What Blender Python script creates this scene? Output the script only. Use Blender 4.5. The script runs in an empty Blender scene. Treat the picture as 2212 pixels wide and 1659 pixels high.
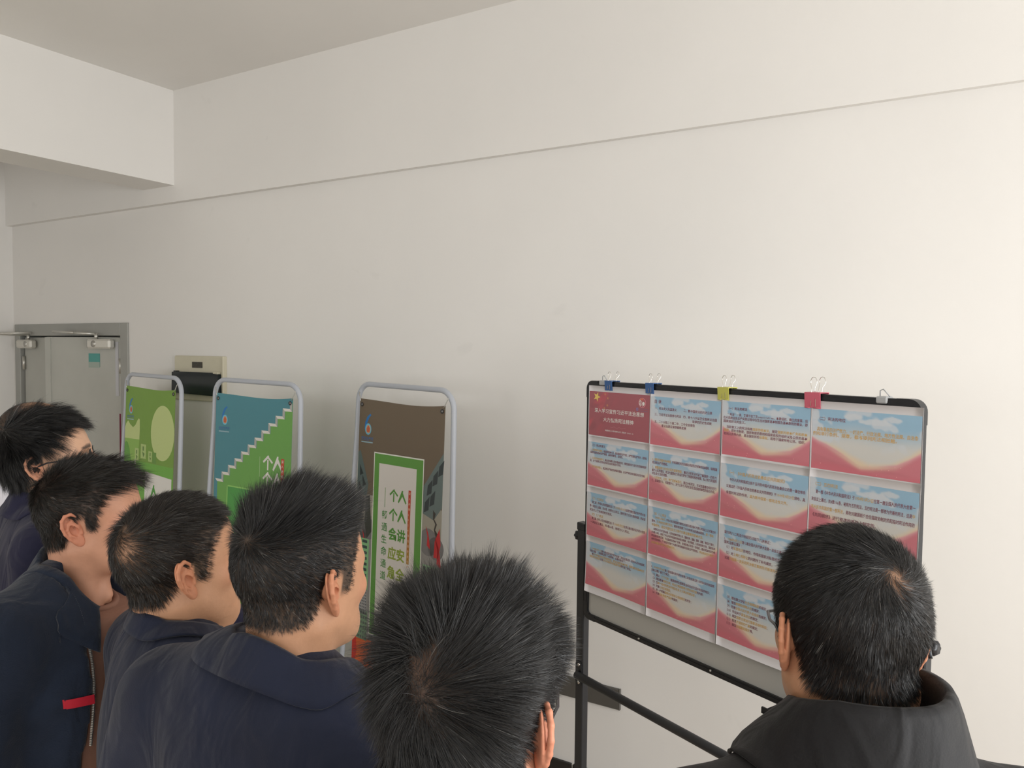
import bpy, math, random
import numpy as np
from mathutils import Matrix, Vector
rng = np.random.default_rng(7); random.seed(7)
S = bpy.context.scene; COL = S.collection
# ------------------------------------------------------------------ camera
W, H, F, HC = 2212, 1659, 1661., 1.95
YAW, PITCH, ROLL = np.radians(31.31), np.radians(-2.5), np.radians(.6)
fw = np.array([-np.sin(YAW)*np.cos(PITCH), np.cos(YAW)*np.cos(PITCH), np.sin(PITCH)])
r0 = np.array([np.cos(YAW), np.sin(YAW), 0.]); u0 = np.cross(r0, fw)
rt = r0*np.cos(ROLL)+u0*np.sin(ROLL); up = np.cross(rt, fw)
CAM = np.array([0, 0, HC])
cd = bpy.data.cameras.new('camera'); cd.sensor_width = 36; cd.sensor_fit = 'HORIZONTAL'; cd.lens = 36*F/W; cd.clip_start = .02
co = bpy.data.objects.new('camera', cd); COL.objects.link(co); S.camera = co
co.matrix_world = Matrix([[rt[0], up[0], -fw[0], 0], [rt[1], up[1], -fw[1], 0], [rt[2], up[2], -fw[2], HC], [0, 0, 0, 1]])
def ray(x, y): return fw+rt*(x-W/2)/F-up*(y-H/2)/F
def at_depth(x, y, d): return CAM+ray(x, y)*d
def on_y(x, y, Y): d = ray(x, y); return CAM+d*(Y/d[1])
# ------------------------------------------------------------------ world, lights, exposure
wd = bpy.data.worlds.new('sky'); S.world = wd; wd.use_nodes = True
wd.node_tree.nodes['Background'].inputs[0].default_value = (.86, .93, 1, 1)
wd.node_tree.nodes['Background'].inputs[1].default_value = .6
def area(name, loc, target, sx, sy, power, col=(1, .98, .95)):
    l = bpy.data.lights.new(name, 'AREA'); l.shape = 'RECTANGLE'; l.size = sx; l.size_y = sy; l.energy = power; l.color = col
    o = bpy.data.objects.new(name, l); COL.objects.link(o); o.location = loc
    o.rotation_euler = (Vector(target)-Vector(loc)).to_track_quat('-Z', 'Y').to_euler(); return o
XR, YB, YW, XL, ZC = 3.0, -4.2, 3.004, -6.22, 3.5       # right wall, wall behind the camera, back wall, left wall, ceiling
WIN_R = [(-.3, 2.3), (-3.6, -1.0)]                        # window openings in the right wall (y ranges)
WIN_B = [(-5.0, -2.6), (-1.6, .8)]                        # window openings in the wall behind the camera (x ranges)
# daylight entering through the windows: upright panels lying in the window openings, behind the inner wall faces
for y0, y1 in WIN_R: area('window_right_offscreen', (XR+.05, (y0+y1)/2, 1.75), (0, (y0+y1)/2, 1.75), y1-y0-.04, 1.66, 104 if y0 > -1 else 46, (.975, .978, .98))
for x0, x1 in WIN_B: area('window_behind_offscreen', ((x0+x1)/2, YB-.05, 1.75), ((x0+x1)/2, 0, 1.75), x1-x0-.04, 1.66, 24, (.98, .978, .975))
S.view_settings.view_transform = 'Standard'; S.view_settings.look = 'None'; S.view_settings.gamma = 1
S.view_settings.use_curve_mapping = False; S.view_settings.exposure = 0.38
# ------------------------------------------------------------------ materials
def lin(c):
    c = np.asarray(c, float)/255.; return np.where(c <= .04045, c/12.92, ((c+.055)/1.055)**2.4)
MATS = {}
def mat(name, col, rough=.5, metal=0., spec=.5, noise=0., nscale=8., bump=0., bscale=60., attr=None, sheen=0., sss=0., coat=0.):
    if name in MATS: return MATS[name]
    m = bpy.data.materials.new(name); m.use_nodes = True; nt = m.node_tree; b = nt.nodes['Principled BSDF']
    b.inputs['Base Color'].default_value = (*col, 1); b.inputs['Roughness'].default_value = rough; b.inputs['Metallic'].default_value = metal
    b.inputs['Specular IOR Level'].default_value = spec; b.inputs['Sheen Weight'].default_value = sheen; b.inputs['Coat Weight'].default_value = coat
    if sss: b.inputs['Subsurface Weight'].default_value = sss; b.inputs['Subsurface Radius'].default_value = (.012, .005, .003); b.inputs['Subsurface Scale'].default_value = 1.
    tc = nt.nodes.new('ShaderNodeTexCoord')
    if attr:
        a = nt.nodes.new('ShaderNodeAttribute'); a.attribute_name = attr; src = a.outputs['Color']; nt.links.new(src, b.inputs['Base Color'])
    if noise:
        n = nt.nodes.new('ShaderNodeTexNoise'); n.inputs['Scale'].default_value = nscale; n.inputs['Detail'].default_value = 5
        nt.links.new(tc.outputs['Object'], n.inputs['Vector'])
        mr = nt.nodes.new('ShaderNodeMapRange'); mr.inputs['From Min'].default_value = .3; mr.inputs['From Max'].default_value = .7
        mr.inputs['To Min'].default_value = 1-noise; mr.inputs['To Max'].default_value = 1+noise*.6
        nt.links.new(n.outputs['Fac'], mr.inputs['Value'])
        mx = nt.nodes.new('ShaderNodeMix'); mx.data_type = 'RGBA'; mx.blend_type = 'MULTIPLY'; mx.inputs[0].default_value = 1
        if attr: nt.links.new(src, mx.inputs[6])
        else: mx.inputs[6].default_value = (*col, 1)
        nt.links.new(mr.outputs['Result'], mx.inputs[7]); nt.links.new(mx.outputs[2], b.inputs['Base Color'])
    if bump:
        n2 = nt.nodes.new('ShaderNodeTexNoise'); n2.inputs['Scale'].default_value = bscale; n2.inputs['Detail'].default_value = 4
        nt.links.new(tc.outputs['Object'], n2.inputs['Vector'])
        bp = nt.nodes.new('ShaderNodeBump'); bp.inputs['Strength'].default_value = bump; bp.inputs['Distance'].default_value = .01
        nt.links.new(n2.outputs['Fac'], bp.inputs['Height']); nt.links.new(bp.outputs['Normal'], b.inputs['Normal'])
    MATS[name] = m; return m
M_WALL = mat('wall_paint', (.775, .755, .722), .75, noise=.03, nscale=1.2, bump=.05, bscale=25)
nt_ = M_WALL.node_tree; n_ = nt_.nodes.new('ShaderNodeTexNoise'); n_.inputs['Scale'].default_value = 4.5; n_.inputs['Detail'].default_value = 7; n_.inputs['Distortion'].default_value = .6
r_ = nt_.nodes.new('ShaderNodeMapRange'); r_.inputs['From Min'].default_value = .70; r_.inputs['From Max'].default_value = .75; r_.inputs['To Min'].default_value = 1; r_.inputs['To Max'].default_value = .965
x_ = nt_.nodes.new('ShaderNodeMix'); x_.data_type = 'RGBA'; x_.blend_type = 'MULTIPLY'; x_.inputs[0].default_value = 1; b_ = nt_.nodes['Principled BSDF']
nt_.links.new([q for q in nt_.nodes if q.type == 'TEX_COORD'][0].outputs['Object'], n_.inputs['Vector']); nt_.links.new(n_.outputs['Fac'], r_.inputs['Value'])
nt_.links.new(b_.inputs['Base Color'].links[0].from_socket, x_.inputs[6]); nt_.links.new(r_.outputs['Result'], x_.inputs[7]); nt_.links.new(x_.outputs[2], b_.inputs['Base Color'])
M_CEIL = mat('ceiling_paint', (.775, .755, .722), .8, noise=.02, nscale=2)
M_BEAM = mat('beam_paint', (.775, .755, .722), .75, noise=.02, nscale=2)
M_FLOOR = mat('floor_tile', (.62, .52, .42), .35, noise=.08, nscale=3)
M_BASE = mat('baseboard_tile', (.012, .011, .010), .25)
M_GROUT = mat('grout', (.75, .74, .7), .8)
M_FRAMEPAINT = mat('door_paint', (.44, .44, .40), .45, noise=.05, nscale=5)
M_FRAMEDARK = mat('door_frame_paint', (.33, .33, .305), .45, noise=.05, nscale=5)
M_STEEL = mat('brushed_steel', (.55, .54, .5), .35, metal=.8)
M_CLOSER = mat('closer_body', (.62, .60, .54), .4, metal=.2)
M_CHROME = mat('bright_wire', (.75, .72, .68), .18, metal=1)
M_WHITEP = mat('window_frame_white', (.8, .8, .8), .4)
M_CREAM = mat('cream_plastic', (.60, .56, .43), .5, noise=.05, nscale=12)
M_CREAMEDGE = M_CREAM
M_SMOKE = mat('smoked_plastic', (.012, .018, .021), .22)
M_PLATE = mat('name_plate', (.045, .04, .028), .4, noise=.4, nscale=90)
M_SOCKET = mat('socket_grey', (.085, .08, .07), .35)
M_SOCKETE = mat('socket_edge', (.2, .195, .185), .4)
M_POLE = mat('banner_tube', (.47, .50, .55), .35)
M_BLACK = mat('black_powder_coat', (.012, .013, .016), .35, bump=.02, bscale=300)
M_POST = mat('grey_powder_coat', (.022, .023, .026), .45)
M_BOARD = mat('whiteboard', (.52, .52, .49), .3)
M_GREYPL = mat('grey_plastic', (.45, .46, .47), .4)
M_PRINT = mat('print', (1, 1, 1), .55, attr='Col')
M_VINYL = mat('vinyl_print', (1, 1, 1), .42, attr='Col', bump=.12, bscale=9)
M_PAPER = mat('paper', (.80, .78, .795), .6)
M_TAPE = mat('clear_tape', (.62, .60, .62), .25)
M_NAVY = mat('navy_work_cloth', (.0125, .0165, .036), .8, spec=.25, sheen=.12, noise=.18, nscale=11, bump=.12, bscale=500)
M_NAVY2 = mat('navy_cloth_violet', (.0135, .0135, .038), .8, spec=.25, sheen=.1, noise=.15, nscale=9, bump=.12, bscale=500)
M_NAVY3 = mat('navy_cloth_teal', (.011, .018, .036), .85, spec=.25, sheen=.16, noise=.22, nscale=14, bump=.2, bscale=400)
M_BLACKCL = mat('black_cloth', (.0085, .0085, .0098), .7, spec=.35, sheen=.05, noise=.15, nscale=12, bump=.1, bscale=350)
M_DARKCL = mat('very_dark_cloth', (.004, .004, .005), .8, spec=.2)
M_GREYCL = mat('dark_grey_lining', (.045, .052, .055), .8)
M_TEE = mat('dusty_pink_jersey', (.27, .135, .092), .85, noise=.06, nscale=20, bump=.1, bscale=600)
M_SHIRT = mat('white_shirt_cloth', (.78, .77, .84), .8, noise=.04, nscale=10)
M_RED = mat('red_tape', (.55, .015, .035), .6)
M_TROUSER = mat('dark_trousers', (.012, .013, .018), .85)
M_SHOE = mat('black_shoe', (.01, .01, .01), .4)
M_GLASSF = mat('spectacle_frame', (.03, .032, .038), .25)
M_HAIR = mat('hair_strands', (.01, .01, .01), .42, spec=.45, attr='Col')
M_PANE = bpy.data.materials.new('window_glass'); M_PANE.use_nodes = True; nt_ = M_PANE.node_tree; nt_.nodes.remove(nt_.nodes['Principled BSDF'])
mx_ = nt_.nodes.new('ShaderNodeMixShader'); mx_.inputs[0].default_value = .08; tr_ = nt_.nodes.new('ShaderNodeBsdfTransparent'); tr_.inputs[0].default_value = (.95, .98, .97, 1); gl_ = nt_.nodes.new('ShaderNodeBsdfGlossy'); gl_.inputs['Roughness'].default_value = .02
nt_.links.new(tr_.outputs[0], mx_.inputs[1]); nt_.links.new(gl_.outputs[0], mx_.inputs[2]); nt_.links.new(mx_.outputs[0], nt_.nodes['Material Output'].inputs[0])
def folds(m, scale=14., strength=.5, dist=.02):
    nt = m.node_tree; b = nt.nodes['Principled BSDF']; n = nt.nodes.new('ShaderNodeTexNoise'); n.inputs['Scale'].default_value = scale; n.inputs['Detail'].default_value = 2; n.inputs['Distortion'].default_value = 1.2
    tc = [x for x in nt.nodes if x.type == 'TEX_COORD'][0]; mp = nt.nodes.new('ShaderNodeMapping'); mp.inputs['Scale'].default_value = (1, 1, .55); nt.links.new(tc.outputs['Object'], mp.inputs['Vector']); nt.links.new(mp.outputs['Vector'], n.inputs['Vector'])
    bp = nt.nodes.new('ShaderNodeBump'); bp.inputs['Strength'].default_value = strength; bp.inputs['Distance'].default_value = dist; nt.links.new(n.outputs['Fac'], bp.inputs['Height'])
    old = b.inputs['Normal'].links
    if old: nt.links.new(old[0].from_socket, bp.inputs['Normal'])
    nt.links.new(bp.outputs['Normal'], b.inputs['Normal'])
for m_ in (M_NAVY, M_NAVY2, M_NAVY3, M_BLACKCL, M_SHIRT): folds(m_)
folds(M_TEE, 18, .25)
def skin_mat(name, col):
    m = mat(name, col, .5, spec=.4, attr='Col', noise=.05, nscale=60, bump=.05, bscale=220, sss=.0)
    return m
# ------------------------------------------------------------------ mesh helpers
def link(name, me, m, parent=None):
    o = bpy.data.objects.new(name, me); COL.objects.link(o)
    if m is not None and len(me.materials) == 0: me.materials.append(m)
    if parent is not None: o.parent = parent
    return o
def mesh_np(name, V, Fc, smooth=True, col=None):
    """V (n,3); Fc int array (m,3|4); col (n,3) per vertex."""
    me = bpy.data.meshes.new(name); V = np.ascontiguousarray(V, np.float32); Fc = np.ascontiguousarray(Fc, np.int32)
    k = Fc.shape[1]
    me.vertices.add(len(V)); me.vertices.foreach_set('co', V.ravel())
    me.loops.add(Fc.size); me.loops.foreach_set('vertex_index', Fc.ravel())
    me.polygons.add(len(Fc)); me.polygons.foreach_set('loop_start', np.arange(0, Fc.size, k, dtype=np.int32))
    me.polygons.foreach_set('loop_total', np.full(len(Fc), k, np.int32))
    me.polygons.foreach_set('use_smooth', np.full(len(Fc), smooth, bool))
    if col is not None:
        a = me.color_attributes.new('Col', 'FLOAT_COLOR', 'POINT'); c = np.ones((len(V), 4), np.float32); c[:, :3] = col
        a.data.foreach_set('color', c.ravel())
    me.update(); me.validate(); return me
class MB:
    def __init__(s): s.v = []; s.f = []; s.c = []; s.sm = []
    def add(s, V, Fs, col=(1, 1, 1), smooth=False):
        b = len(s.v); s.v += [tuple(p) for p in V]; s.f += [tuple(b+i for i in q) for q in Fs]; s.c += [col]*len(Fs); s.sm += [smooth]*len(Fs); return s
    def box(s, x0, x1, y0, y1, z0, z1, bev=0., **k):
        if bev:
            b = min(bev, (x1-x0)/2.01, (y1-y0)/2.01, (z1-z0)/2.01)
            V = []; idx = {}
            for sx in (0, 1):
                for sy in (0, 1):
                    for sz in (0, 1):
                        c = ((x0, x1)[sx], (y0, y1)[sy], (z0, z1)[sz]); o = (b if not sx else -b, b if not sy else -b, b if not sz else -b)
                        for ax in range(3):
                            p = [c[i]+o[i] for i in range(3)]; p[ax] = c[ax]; idx[sx, sy, sz, ax] = len(V); V.append(p)
            Fs = []
            for ax in range(3):
                a1, a2 = (ax+1) % 3, (ax+2) % 3
                for sd in (0, 1):
                    def key(p, q): t = [0, 0, 0]; t[ax] = sd; t[a1] = p; t[a2] = q; return idx[(*t, ax)]
                    q = [key(0, 0), key(1, 0), key(1, 1), key(0, 1)]; Fs.append(q if sd else q[::-1])
                for p in (0, 1):
                    for q in (0, 1):
                        def k2(e, w): t = [0, 0, 0]; t[ax] = e; t[a1] = p; t[a2] = q; return idx[(*t, w)]
                        f = [k2(0, a1), k2(1, a1), k2(1, a2), k2(0, a2)]; Fs.append(f if (p+q) % 2 == 1 else f[::-1])
            for sx in (0, 1):
                for sy in (0, 1):
                    for sz in (0, 1):
                        f = [idx[sx, sy, sz, a] for a in range(3)]; Fs.append(f if (sx+sy+sz) % 2 else f[::-1])
            return s.add(V, Fs, **k)
        V = [(x, y, z) for x in (x0, x1) for y in (y0, y1) for z in (z0, z1)]
        return s.add(V, [(0, 1, 3, 2), (4, 6, 7, 5), (0, 4, 5, 1), (2, 3, 7, 6), (0, 2, 6, 4), (1, 5, 7, 3)], **k)
    def tube(s, pts, r, n=10, caps=True, closed=False, **k):
        P = [Vector(p) for p in pts]; R = r if hasattr(r, '__len__') else [r]*len(P); V = []; Fs = []; prev = None; m = len(P)
        for i, p in enumerate(P):
            t = (P[(i+1) % m]-P[i-1]) if closed else (P[min(i+1, m-1)]-P[max(i-1, 0)])
            t.normalize()
            if prev is None:
                a = Vector((0, 0, 1)) if abs(t.z) < .9 else Vector((1, 0, 0)); u = t.cross(a).normalized()
            else: u = (prev-t*prev.dot(t)).normalized()
            prev = u; w = t.cross(u)
            V += [p+(u*math.cos(2*math.pi*j/n)+w*math.sin(2*math.pi*j/n))*R[i] for j in range(n)]
        for i in range(m if closed else m-1):
            a, b = i*n, ((i+1) % m)*n
            Fs += [(a+j, a+(j+1) % n, b+(j+1) % n, b+j) for j in range(n)]
        if caps and not closed: Fs += [tuple(range(n))[::-1], tuple(range((m-1)*n, m*n))]
        k.setdefault('smooth', True); return s.add(V, Fs, **k)
    def prism(s, poly, y0, y1, **k):            # polygon in x,z extruded along y
        n = len(poly); V = [(x, y0, z) for x, z in poly]+[(x, y1, z) for x, z in poly]
        return s.add(V, [tuple(range(n))[::-1], tuple(range(n, 2*n))]+[(i, (i+1) % n, n+(i+1) % n, n+i) for i in range(n)], **k)
    def flat(s, poly, y, **k):                  # printed polygon, facing -y
        return s.add([(x, y, z) for x, z in poly], [tuple(range(len(poly)))], **k)
    def mesh(s, name):
        me = bpy.data.meshes.new(name); me.from_pydata(s.v, [], s.f)
        me.polygons.foreach_set('use_smooth', s.sm)
        a = me.color_attributes.new('Col', 'FLOAT_COLOR', 'CORNER'); buf = np.ones((len(me.loops), 4), np.float32); i = 0
        for f, c in zip(s.f, s.c): buf[i:i+len(f), :3] = c; i += len(f)
        a.data.foreach_set('color', buf.ravel()); me.update(); return me
    def build(s, name, m, parent=None): return link(name, s.mesh(name), m, parent)
def tag(o, label, cat, group=None):
    o['label'] = label; o['category'] = cat
    if group: o['group'] = group
    return o
def struct(o, label=None):
    o['kind'] = 'structure'
    if label: o['label'] = label
    return o
def empty(name, loc=(0, 0, 0), rz=0):
    o = bpy.data.objects.new(name, None); o.empty_display_size = .1; COL.objects.link(o); o.location = loc; o.rotation_euler = (0, 0, rz); return o
# ------------------------------------------------------------------ glyphs (flat lettering)
class Glyphs:
    def __init__(s): s.need = set(); s.g = {}
    def load(s, text, offset=.012):
        objs = []
        for ch in sorted(set(text)-set(' \n')):
            c = bpy.data.curves.new('g', 'FONT'); c.body = ch; c.resolution_u = 1; c.offset = offset; c.size = 1
            o = bpy.data.objects.new('g', c); COL.objects.link(o); objs.append((ch, o, c))
        dg = bpy.context.evaluated_depsgraph_get()
        for ch, o, c in objs:
            me = bpy.data.meshes.new_from_object(o.evaluated_get(dg)); V = np.zeros(len(me.vertices)*3, np.float32)
            me.vertices.foreach_get('co', V); s.g[ch] = (V.reshape(-1, 3)[:, :2], [tuple(p.vertices) for p in me.polygons]); bpy.data.meshes.remove(me)
        for ch, o, c in objs: bpy.data.objects.remove(o); bpy.data.curves.remove(c)
    def draw(s, mb, text, x, z, size, col, y=0., vertical=False, pitch=None, sx=1., gap=1.):
        """(x, z) is the top left of the first character cell; size = cell height; sx squeezes the letters sideways."""
        for ch in text:
            adv = size*sx*gap*(.4 if ch == ' ' else .54 if ord(ch) < 0x250 else 1.)
            if ch in s.g:
                V, Fs = s.g[ch]; mb.add([(x+p[0]*size*sx, y, z-size*.86+p[1]*size) for p in V], Fs, col=col)
            if vertical: z -= pitch or size*1.1
            else: x += adv
        return z if vertical else x
G = Glyphs()
# ------------------------------------------------------------------ room shell
def wall_with_holes(name, along, const, lo, hi, zlo, zhi, holes, thick, out):
    """wall with rectangular openings; along 'x' or 'y', const = inner face, out = +1/-1 direction of the thickness; holes (a0,a1,z0,z1)."""
    mb = MB(); cuts = sorted(holes); a = lo; segs = []
    for (h0, h1, z0, z1) in cuts:
        segs.append((a, h0, zlo, zhi)); segs.append((h0, h1, zlo, z0)); segs.append((h0, h1, z1, zhi)); a = h1
    segs.append((a, hi, zlo, zhi)); c0, c1 = sorted((const, const+out*thick))
    for (s0, s1, b0, b1) in segs:
        if s1-s0 < 1e-4 or b1-b0 < 1e-4: continue
        if along == 'x': mb.box(s0, s1, c0, c1, b0, b1)
        else: mb.box(c0, c1, s0, s1, b0, b1)
    return struct(mb.build(name, M_WALL))
struct(MB().box(XL-.2, XR+.2, YB-.2, YW+.2, -.12, 0).build('floor', M_FLOOR), 'grey tiled floor')
struct(MB().box(XL-.2, XR+.2, YB-.2, YW+.2, ZC, ZC+.15).build('ceiling', M_CEIL), 'plain warm grey painted ceiling')
DX0, DX1, DZ = -6.19, -4.765, 2.105
wall_with_holes('wall_back', 'x', YW, XL-.2, XR+.2, 0, ZC, [(DX0, DX1, 0, DZ)], .2, 1)['label'] = 'long white painted wall behind the noticeboard'
wall_with_holes('wall_left', 'y', XL, YB, YW, 0, ZC, [], .2, -1)
wall_with_holes('wall_right', 'y', XR, YB, YW, 0, ZC, [(a, b, .9, 2.6) for a, b in WIN_R], .2, 1)
wall_with_holes('wall_front', 'x', YB, XL, XR, 0, ZC, [(a, b, .9, 2.6) for a, b in WIN_B], .2, -1)
k = 0
for ax, rngs in (('y', WIN_R), ('x', WIN_B)):
    for a0, a1 in rngs:
        k += 1; w = struct(empty('window_%d' % k)); mid = (a0+a1)/2
        def bar(p0, p1, z0, z1):
            mb = MB()
            return (mb.box(XR+.08, XR+.13, p0, p1, z0, z1) if ax == 'y' else mb.box(p0, p1, YB-.13, YB-.08, z0, z1)).build('frame_bar', M_WHITEP, w)
        bar(a0, a1, .9, .95); bar(a0, a1, 2.55, 2.6)
        for p in (a0, mid-.025, a1-.05): bar(p, p+.05, .95, 2.55)
        for p0, p1 in ((a0+.045, mid-.02), (mid+.02, a1-.045)):
            mb = MB(); (mb.box(XR+.102, XR+.106, p0, p1, .945, 2.555) if ax == 'y' else mb.box(p0, p1, YB-.106, YB-.102, .945, 2.555)).build('pane', M_PANE, w)
# beam under the ceiling, shallow wall beam that leaves the ledge line
BX1, BX0, BZ = -4.226, -4.53, 2.933
struct(MB().box(BX0, BX1, YB, YW+.05, BZ, ZC+.02).build('trim_1', M_BEAM), 'white painted ceiling beam meeting the long wall')
LZ = 2.834; mb = MB()
mb.add([(XL, YW-.046, LZ), (XR, YW-.016, LZ-.004), (XR, YW+.02, LZ-.004), (XL, YW+.02, LZ), (XL, YW-.046, ZC), (XR, YW-.016, ZC), (XR, YW+.02, ZC), (XL, YW+.02, ZC)],
       [(0, 1, 2, 3), (7, 6, 5, 4), (0, 4, 5, 1), (1, 5, 6, 2), (2, 6, 7, 3), (3, 7, 4, 0)])
struct(mb.build('trim_2', M_WALL), 'shallow raised wall band above the ledge line')
# little paint chips and a hairline crack along that ledge and the ceiling line
mb = MB(); M_CRACK = mat('crack', (.30, .28, .25), .9)
pts = [on_y(1745+i*11, 234-i*1.55+random.uniform(-2.5, 2.5), YW-.024) for i in range(10)]
mb.tube(pts, .0012, 4); cr = mb.build('crack', M_CRACK, None); struct(cr); cr.name = 'trim_3'
bb = struct(empty('baseboard_back'), 'dark tiled baseboard along the long wall')
def tile_row(parent, lo, hi, x_edge, step=.6):
    x = x_edge-step*math.floor((x_edge-lo)/step)-step
    while x < hi:
        a, b = max(x+.003, lo), min(x+step-.003, hi)
        if b-a > .02: MB().box(a, b, YW-.012, YW+.01, 0, .12, bev=.002).build('tile', M_BASE, parent)
        x += step
tile_row(bb, DX1+.005, XR, -1.489)
MB().box(DX1+.005, XR, YW-.006, YW+.01, 0, .119).build('grout', M_GROUT, bb)
# ------------------------------------------------------------------ double door
door = struct(empty('door_1', (DX0, YW, 0)), 'grey steel double door with overhead closers')
dw = DX1-DX0
for x0, x1, z0, z1 in ((0, .075, 0, DZ), (dw-.085, dw, 0, DZ), (.075, dw-.085, DZ-.085, DZ)):
    MB().box(x0, x1, -.012, .16, z0, z1, bev=.004).build('door_frame', M_FRAMEDARK, door)
MB().box(.075, dw-.085, .155, .17, 0, DZ-.085).build('door_stop', M_FRAMEDARK, door)
def leaf(hx, width, ang, side):
    r = empty('door_leaf', (hx, .02, 0), ang); r.parent = door; s = 1 if side == 'L' else -1
    lo, hi = sorted((0, s*width))
    MB().box(lo, hi, -.005, .04, .02, DZ-.095, bev=.004).build('panel', M_FRAMEPAINT, r)
    lip = sorted((s*(width-.05), s*width)); MB().box(lip[0], lip[1], -.012, -.004, .02, DZ-.097).build('edge_strip', M_FRAMEPAINT, r)
    for z in (.35, 1.1, 1.82): MB().tube([(s*.008, -.016, z-.05), (s*.008, -.016, z+.05)], .011, 10).build('hinge', M_STEEL, r)
    return r
LW = .60
lf = leaf(.09, LW, 0, 'L'); rf = leaf(dw-.10, .70, math.radians(11), 'R')
def closer(parent, x0, z, s, arm):
    a, b = sorted((x0, x0+s*.21)); o = MB().box(a, b, -.062, -.012, z-.032, z+.032, bev=.012).build('closer_body', M_CLOSER, parent)
    MB().box(a+.012, a+.016, -.0635, -.0615, z-.028, z+.028).build('seam', M_FRAMEDARK, parent)
    mb = MB(); mb.tube([(x0+s*.14, -.0635, z), (x0+s*.14, -.061, z)], .022, 16); mb.build('valve_cap', M_STEEL, parent)
    mb = MB(); mb.tube([(x0+s*.14, -.038, z+.03), (x0+s*.14, -.038, z+.07)], .012, 10)
    for p, q in zip(arm[:-1], arm[1:]): mb.tube([p, q], .0085, 8)
    mb.build('closer_arm', M_STEEL, parent)
closer(rf, -.055, DZ-.14, -1, [(-.195, -.038, DZ-.075), (-.30, -.12, DZ-.068), (-.58, -.045, DZ-.060)])
closer(lf, -.02, DZ-.145, 1, [(.12, -.038, DZ-.078), (-.02, -.30, DZ-.072), (.18, -.045, DZ-.065)])
MB().box(-.30, -.20, -.0075, -.0055, DZ-.295, DZ-.205).build('sticker', mat('sticker_teal', (.08, .30, .27), .5), rf)
MB().box(-.30, -.20, -.0082, -.0074, DZ-.30, DZ-.262).build('sticker_panel', mat('sticker_pale', (.32, .38, .33), .5), rf)
MB().box(-.032, -.006, -.0075, -.0055, .9, 1.5).build('notice_strip', mat('maroon_strip', (.16, .01, .035), .6), rf)
MB().box(-.062, -.034, -.0072, -.0058, 1.62, 1.98).build('white_patch', mat('patch', (.5, .5, .52), .6), rf)
# ------------------------------------------------------------------ distribution box and socket on the wall
bx = tag(empty('distribution_box', (-4.268, YW, 1.625)), 'cream electrical distribution box with a dark flap on the wall', 'fuse box')
MB().box(0, .468, -.02, .01, 0, .272, bev=.006).build('cover', M_CREAM, bx)
MB().box(.455, .47, -.028, .0, .0, .272, bev=.004).build('side_rim', M_CREAMEDGE, bx)
MB().box(.178, .272, -.0235, -.0195, .20, .236).build('name_plate', M_PLATE, bx)
mb = MB(); mb.prism([(.008, .045), (.448, .035), (.443, .165), (.40, .168), (.395, .174), (.055, .174), (.05, .18), (.03, .18), (.028, .172), (.012, .172)], -.046, -.022)
fl = mb.build('flap', M_SMOKE, bx); MB().box(.395, .44, -.044, -.02, .166, .178, bev=.003).build('latch', M_CREAMEDGE, bx)
so = tag(empty('wall_socket', (-1.61, YW, .42)), 'dark grey double socket plate low on the wall behind the board', 'socket')
for x in (0, .172): MB().box(x, x+.168, -.012, .01, 0, .09, bev=.003).build('plate', M_SOCKET, so)
MB().box(.168, .1725, -.0115, .01, .001, .0895).build('joint', M_SOCKETE, so); MB().box(.338, .344, -.0125, .01, -.001, .091, bev=.002).build('edge', M_SOCKET, so)
# ------------------------------------------------------------------ noticeboard on a stand
BTL = np.array([-1.2567, 2.6147, 1.84]); BTR = np.array([-.10807, 2.10066, 1.84]); BDIR = (BTR-BTL)/np.linalg.norm(BTR-BTL); BN = np.array([-BDIR[1], BDIR[0], 0])
BRZ = math.atan2(BDIR[1], BDIR[0]); BWD, BHT, BT = 1.250, .90, 1.84
def board_pt(u, v, off=0): p = BTL+BDIR*u+BN*off; return (p[0], p[1], BT-v)
bd = tag(empty('notice_board', (BTL[0], BTL[1], 0), BRZ), 'large whiteboard in a black frame on a black tube stand', 'whiteboard')
def rrect(x0, x1, z0, z1, r, n=6):
    P = []
    for cx, cz, a0 in ((x1-r, z1-r, 0), (x0+r, z1-r, 90), (x0+r, z0+r, 180), (x1-r, z0+r, 270)):
        P += [(cx+r*math.cos(math.radians(a0+90*i/n)), cz+r*math.sin(math.radians(a0+90*i/n))) for i in range(n+1)]
    return P
def ring(outer, inner, y0, y1, mb=None):
    mb = mb or MB(); n = len(outer); V = [(x, y, z) for y in (y0, y1) for P in (outer, inner) for x, z in P]; Fs = []
    for i in range(n):
        j = (i+1) % n; Fs += [(i, j, n+j, n+i), (2*n+i, 3*n+i, 3*n+j, 2*n+j), (i, 2*n+i, 2*n+j, j), (n+i, n+j, 3*n+j, 3*n+i)]
    return mb.add(V, Fs)
mb = ring(rrect(0, BWD, BT-BHT, BT, .028), rrect(.021, BWD-.021, BT-BHT+.021, BT-.021, .014), -.0035, .022)
ring(rrect(.007, BWD-.007, BT-BHT+.007, BT-.007, .024), rrect(.014, BWD-.014, BT-BHT+.014, BT-.014, .018), -.0052, -.003, mb)
mb.build('frame', M_BLACK, bd)
MB().prism(rrect(.012, BWD-.012, BT-BHT+.012, BT-.012, .02), .0035, .017).build('panel', M_BOARD, bd)
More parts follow.
